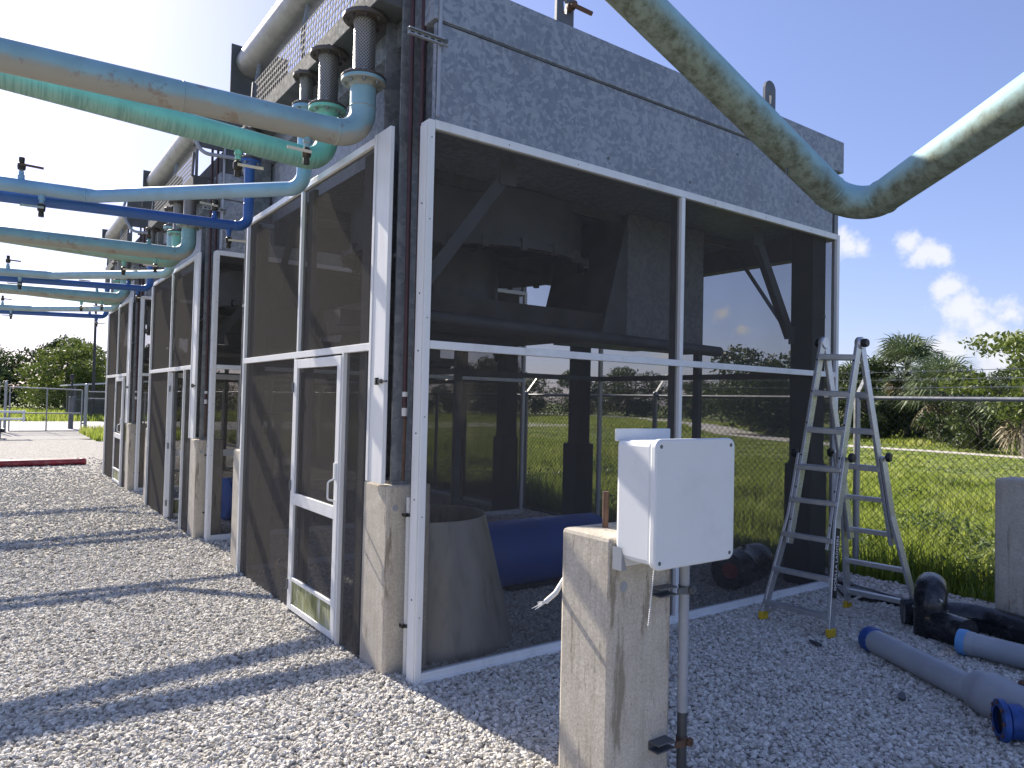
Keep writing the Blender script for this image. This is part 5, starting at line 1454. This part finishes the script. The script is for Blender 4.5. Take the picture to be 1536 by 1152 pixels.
# ---- gate and fence across the drive
GY = 32.0
t = thing('drive_gate', 'chain-link drive gate in a grey tube frame across the asphalt', 'gate', (-.1, GY, 0))
m = MB()
for a, b in (((-1.42, .06), (-1.42, 1.86)), ((1.12, .06), (1.12, 1.80)), ((-1.42, 1.86), (1.12, 1.80)), ((-1.42, .06), (1.12, .06)), ((-1.42, .80), (1.12, .80)), ((-.14, .06), (-.14, 1.83))):
    m.tube([(a[0], GY, a[1]), (b[0], GY, b[1])], .026, 10)
m.build('gate_frame', M_GALVPIPE, t, smooth=50)
link_mesh(lambda s: (-1.42 + s, GY - .03), 2.54, .08, 1.80, .06, .004, 'wire_mesh', t, M_FENCE)
for (x, lb, r_) in ((1.27, 'stout grey gate post beside the grass verge', .065), (-1.56, 'grey gate post at the latch side of the gate', .05), (-1.80, 'second grey post just past the gate latch post', .045)):
    t = thing('gate_post', lb, 'post', (x, GY, 0), 'gate posts')
    m = MB(); m.tube([(x, GY, -.1), (x, GY, 2.02)], r_, 14); m.lathe((x, GY, 2.02), (0, 0, 1), [(r_ + .008, 0), (r_ + .008, .03), (r_ * .4, .07)], 14); m.build('tube', M_GALVPIPE, t, smooth=50)
    if x > 0:
        for z in (.35, 1.55):
            m = MB(); m.box(x - .14, GY - .03, z, x + .03, GY + .03, z + .06); m.build('gate_hinge', M_STEEL, t)
for (xa, xb, lb) in ((1.36, 4.0, 'chain-link fence panel between gate and yard corner'), (-9., -1.9, 'chain-link fence past the gate latch side')):
    t = thing('chain_link_fence', lb, 'fence', (xa, GY, 0), 'drive fences')
    m = MB(); m.tube([(xa, GY, 1.74), (xb, GY, 1.74)], .024, 10); m.build('top_rail', M_GALVPIPE, t, smooth=50)
    m = MB(); m.tube([(xa, GY, 1.45), (xb, GY, 1.45)], .018, 8); m.build('mid_rail', M_GALVPIPE, t, smooth=50)
    link_mesh(lambda s: (xa + s, GY - .03), xb - xa, .05, 1.76, .06, .004, 'wire_mesh', t, M_FENCE)
    x = xa + .9
    while x < xb + .1:
        m = MB(); m.tube([(x, GY, -.1), (x, GY, 1.80)], .028, 10); m.build('post', M_GALVPIPE, t, smooth=50); x += 1.3
    for z in (1.9, 2.02): 
        m = MB(); m.tube([(xa, GY, z), (xb, GY, z)], .004, 4); m.build('barbed_wire', M_FENCE, t)
t = thing('card_reader_post', 'bluish control post with a small lamp beside the gate', 'post', (1.05, 36, 0))
m = MB(); m.box(.95, 35.9, -.05, 1.15, 36.1, 1.5); m.build('pedestal', M_SHED, t, bev=.01)
m = MB(); m.tube([(1.05, 36, 1.5), (1.05, 36, 2.35)], .045, 10); m.build('pole', M_DARKMETAL, t, smooth=50)
m = MB(); m.lathe((1.05, 36, 2.3), (0, 0, 1), [(.05, 0), (.09, .05), (.10, .14), (.05, .24)], 12); m.build('lamp_head', M_DARKMETAL, t, smooth=40)
t = thing('white_rack', 'low white two-bar rack in front of the gate', 'rack', (-1.9, 27.6, 0))
for z in (.92, .66):
    m = MB(); m.box(-4.2, 27.5, z, -1.02, 27.62, z + .07); m.build('bar', M_WHITE, t)
for x in (-3.9, -1.1):
    m = MB(); m.box(x, 27.46, .60, x + .05, 27.66, 1.02); m.build('end_plate', M_WHITE, t)
for x in (-1.75, -3.3):
    m = MB(); m.tube([(x, 27.56, -.05), (x, 27.56, .66)], .03, 10); m.build('leg', M_GALVPIPE, t, smooth=50)
m = MB(); m.box(-4.2, 27.3, .22, -1.62, 27.9, .36); m.build('dark_deck', M_DARKMETAL, t, bev=.03)
# shed beyond
t = thing('open_shed', 'dark open-sided shed with pale sloping roof beyond the gate', 'shed', (5.5, 52, 0))
m = MB(); m.prism([(1.9, 50, 2.10), (9.5, 50, 2.75), (9.5, 50, 2.85), (1.9, 50, 2.20)], (0, 6, 0)); m.build('roof', M_SHEDROOF, t)
for x in (2.3, 4.2, 6.1, 8.0, 9.3):
    m = MB(); m.box(x, 50.2, -.05, x + .12, 50.32, 2.1 + (x - 1.9) * .0855); m.build('post', M_SHED, t)
m = MB(); m.box(2.3, 55.5, -.05, 9.4, 55.7, 2.1); m.build('back_wall', M_SHED, t)
m = MB(); m.box(2.3, 50.15, 1.2, 9.4, 50.2, 1.3); m.build('rail', M_SHED, t)
t = thing('lamp_post', 'tall dark lamp post standing before the shed', 'lamp post', (3.15, 48, 0))
m = MB(); m.tube([(3.15, 48, -.1), (3.12, 48, 8.6)], [.10, .06], 10); m.build('pole', M_DARKMETAL, t, smooth=50)
m = MB(); m.box(2.15, 47.8, 8.55, 2.75, 48.2, 8.68); m.bar((2.75, 48, 8.6), (3.12, 48, 8.5), .06, .06); m.build('lamp_head', M_DARKMETAL, t, bev=.02)

# ---- thicket at the foot of the far tree lines
def thicket(name, spots, n, size, seed, mat):
    r = random.Random(seed)
    cl = [(x + r.uniform(-1.5, 1.5), y + r.uniform(-1.5, 1.5), r.uniform(.3, 1.5) * h / 3, r.uniform(1.6, 2.8), r.uniform(1.6, 2.8), h * r.uniform(.3, .5)) for (x, y, h) in spots]
    vs, fs = leaf_cloud(cl, n, size, seed)
    me = bpy.data.meshes.new(name); me.from_pydata([tuple(p) for p in vs], [], fs); me.materials.append(mat)
    o = bpy.data.objects.new(name, me); COL.objects.link(o); o['kind'] = 'stuff'
sp = []
for (a, b) in (((26, 92), (54, 82)), ((54, 82), (78, 80)), ((78, 80), (92, 52)), ((92, 52), (70, 34)), ((70, 34), (52, 24)), ((52, 24), (49, 18)), ((49, 18), (41, 9)), ((41, 9), (38, -2))):
    n = int(math.hypot(b[0] - a[0], b[1] - a[1]) / 1.6)
    sp += [(a[0] + (b[0] - a[0]) * k / n, a[1] + (b[1] - a[1]) * k / n, 4.2) for k in range(n)]
sp = [(x + (3 if x < 60 and y < 40 else 0), y, h * (.7 if y < 12 else 1)) for x, y, h in sp]
thicket('thicket', sp, 26000, .20, 31, M_OAK)
sp = [(-24 + 1.7 * k, 82 + 4 * math.sin(k), 5.) for k in range(30)]
thicket('thicket', sp, 11000, .24, 32, M_OAK)

# ---- broad-leaved weeds among the grass by the fence
def weeds():
    r = random.Random(77); cl = []
    for k in range(46):
        y = r.uniform(-3.5, 12); x = fx(y) + .35 + r.random() ** 1.6 * 6
        w = r.uniform(.18, .5); cl.append((x, y, r.uniform(.05, .2), w, w, r.uniform(.15, .34)))
    cl += [(6.3, -.9, .2, .7, .6, .38), (6.9, -1.9, .2, .7, .8, .35), (7.4, .4, .15, .8, .7, .34), (7.0, 4.4, .15, .7, .9, .4), (6.4, 6.6, .15, .6, .8, .36)]
    vs, fs = leaf_cloud(cl, 15000, .035, 78)
    me = bpy.data.meshes.new('weeds'); me.from_pydata([tuple(p) for p in vs], [], fs); me.materials.append(M_WEED)
    o = bpy.data.objects.new('weeds', me); COL.objects.link(o); o['kind'] = 'stuff'
M_WEED = leaf_mat('weed_leaves', (.045, .075, .02), (.10, .15, .035), (.20, .26, .08), 1.5, .35)
weeds()
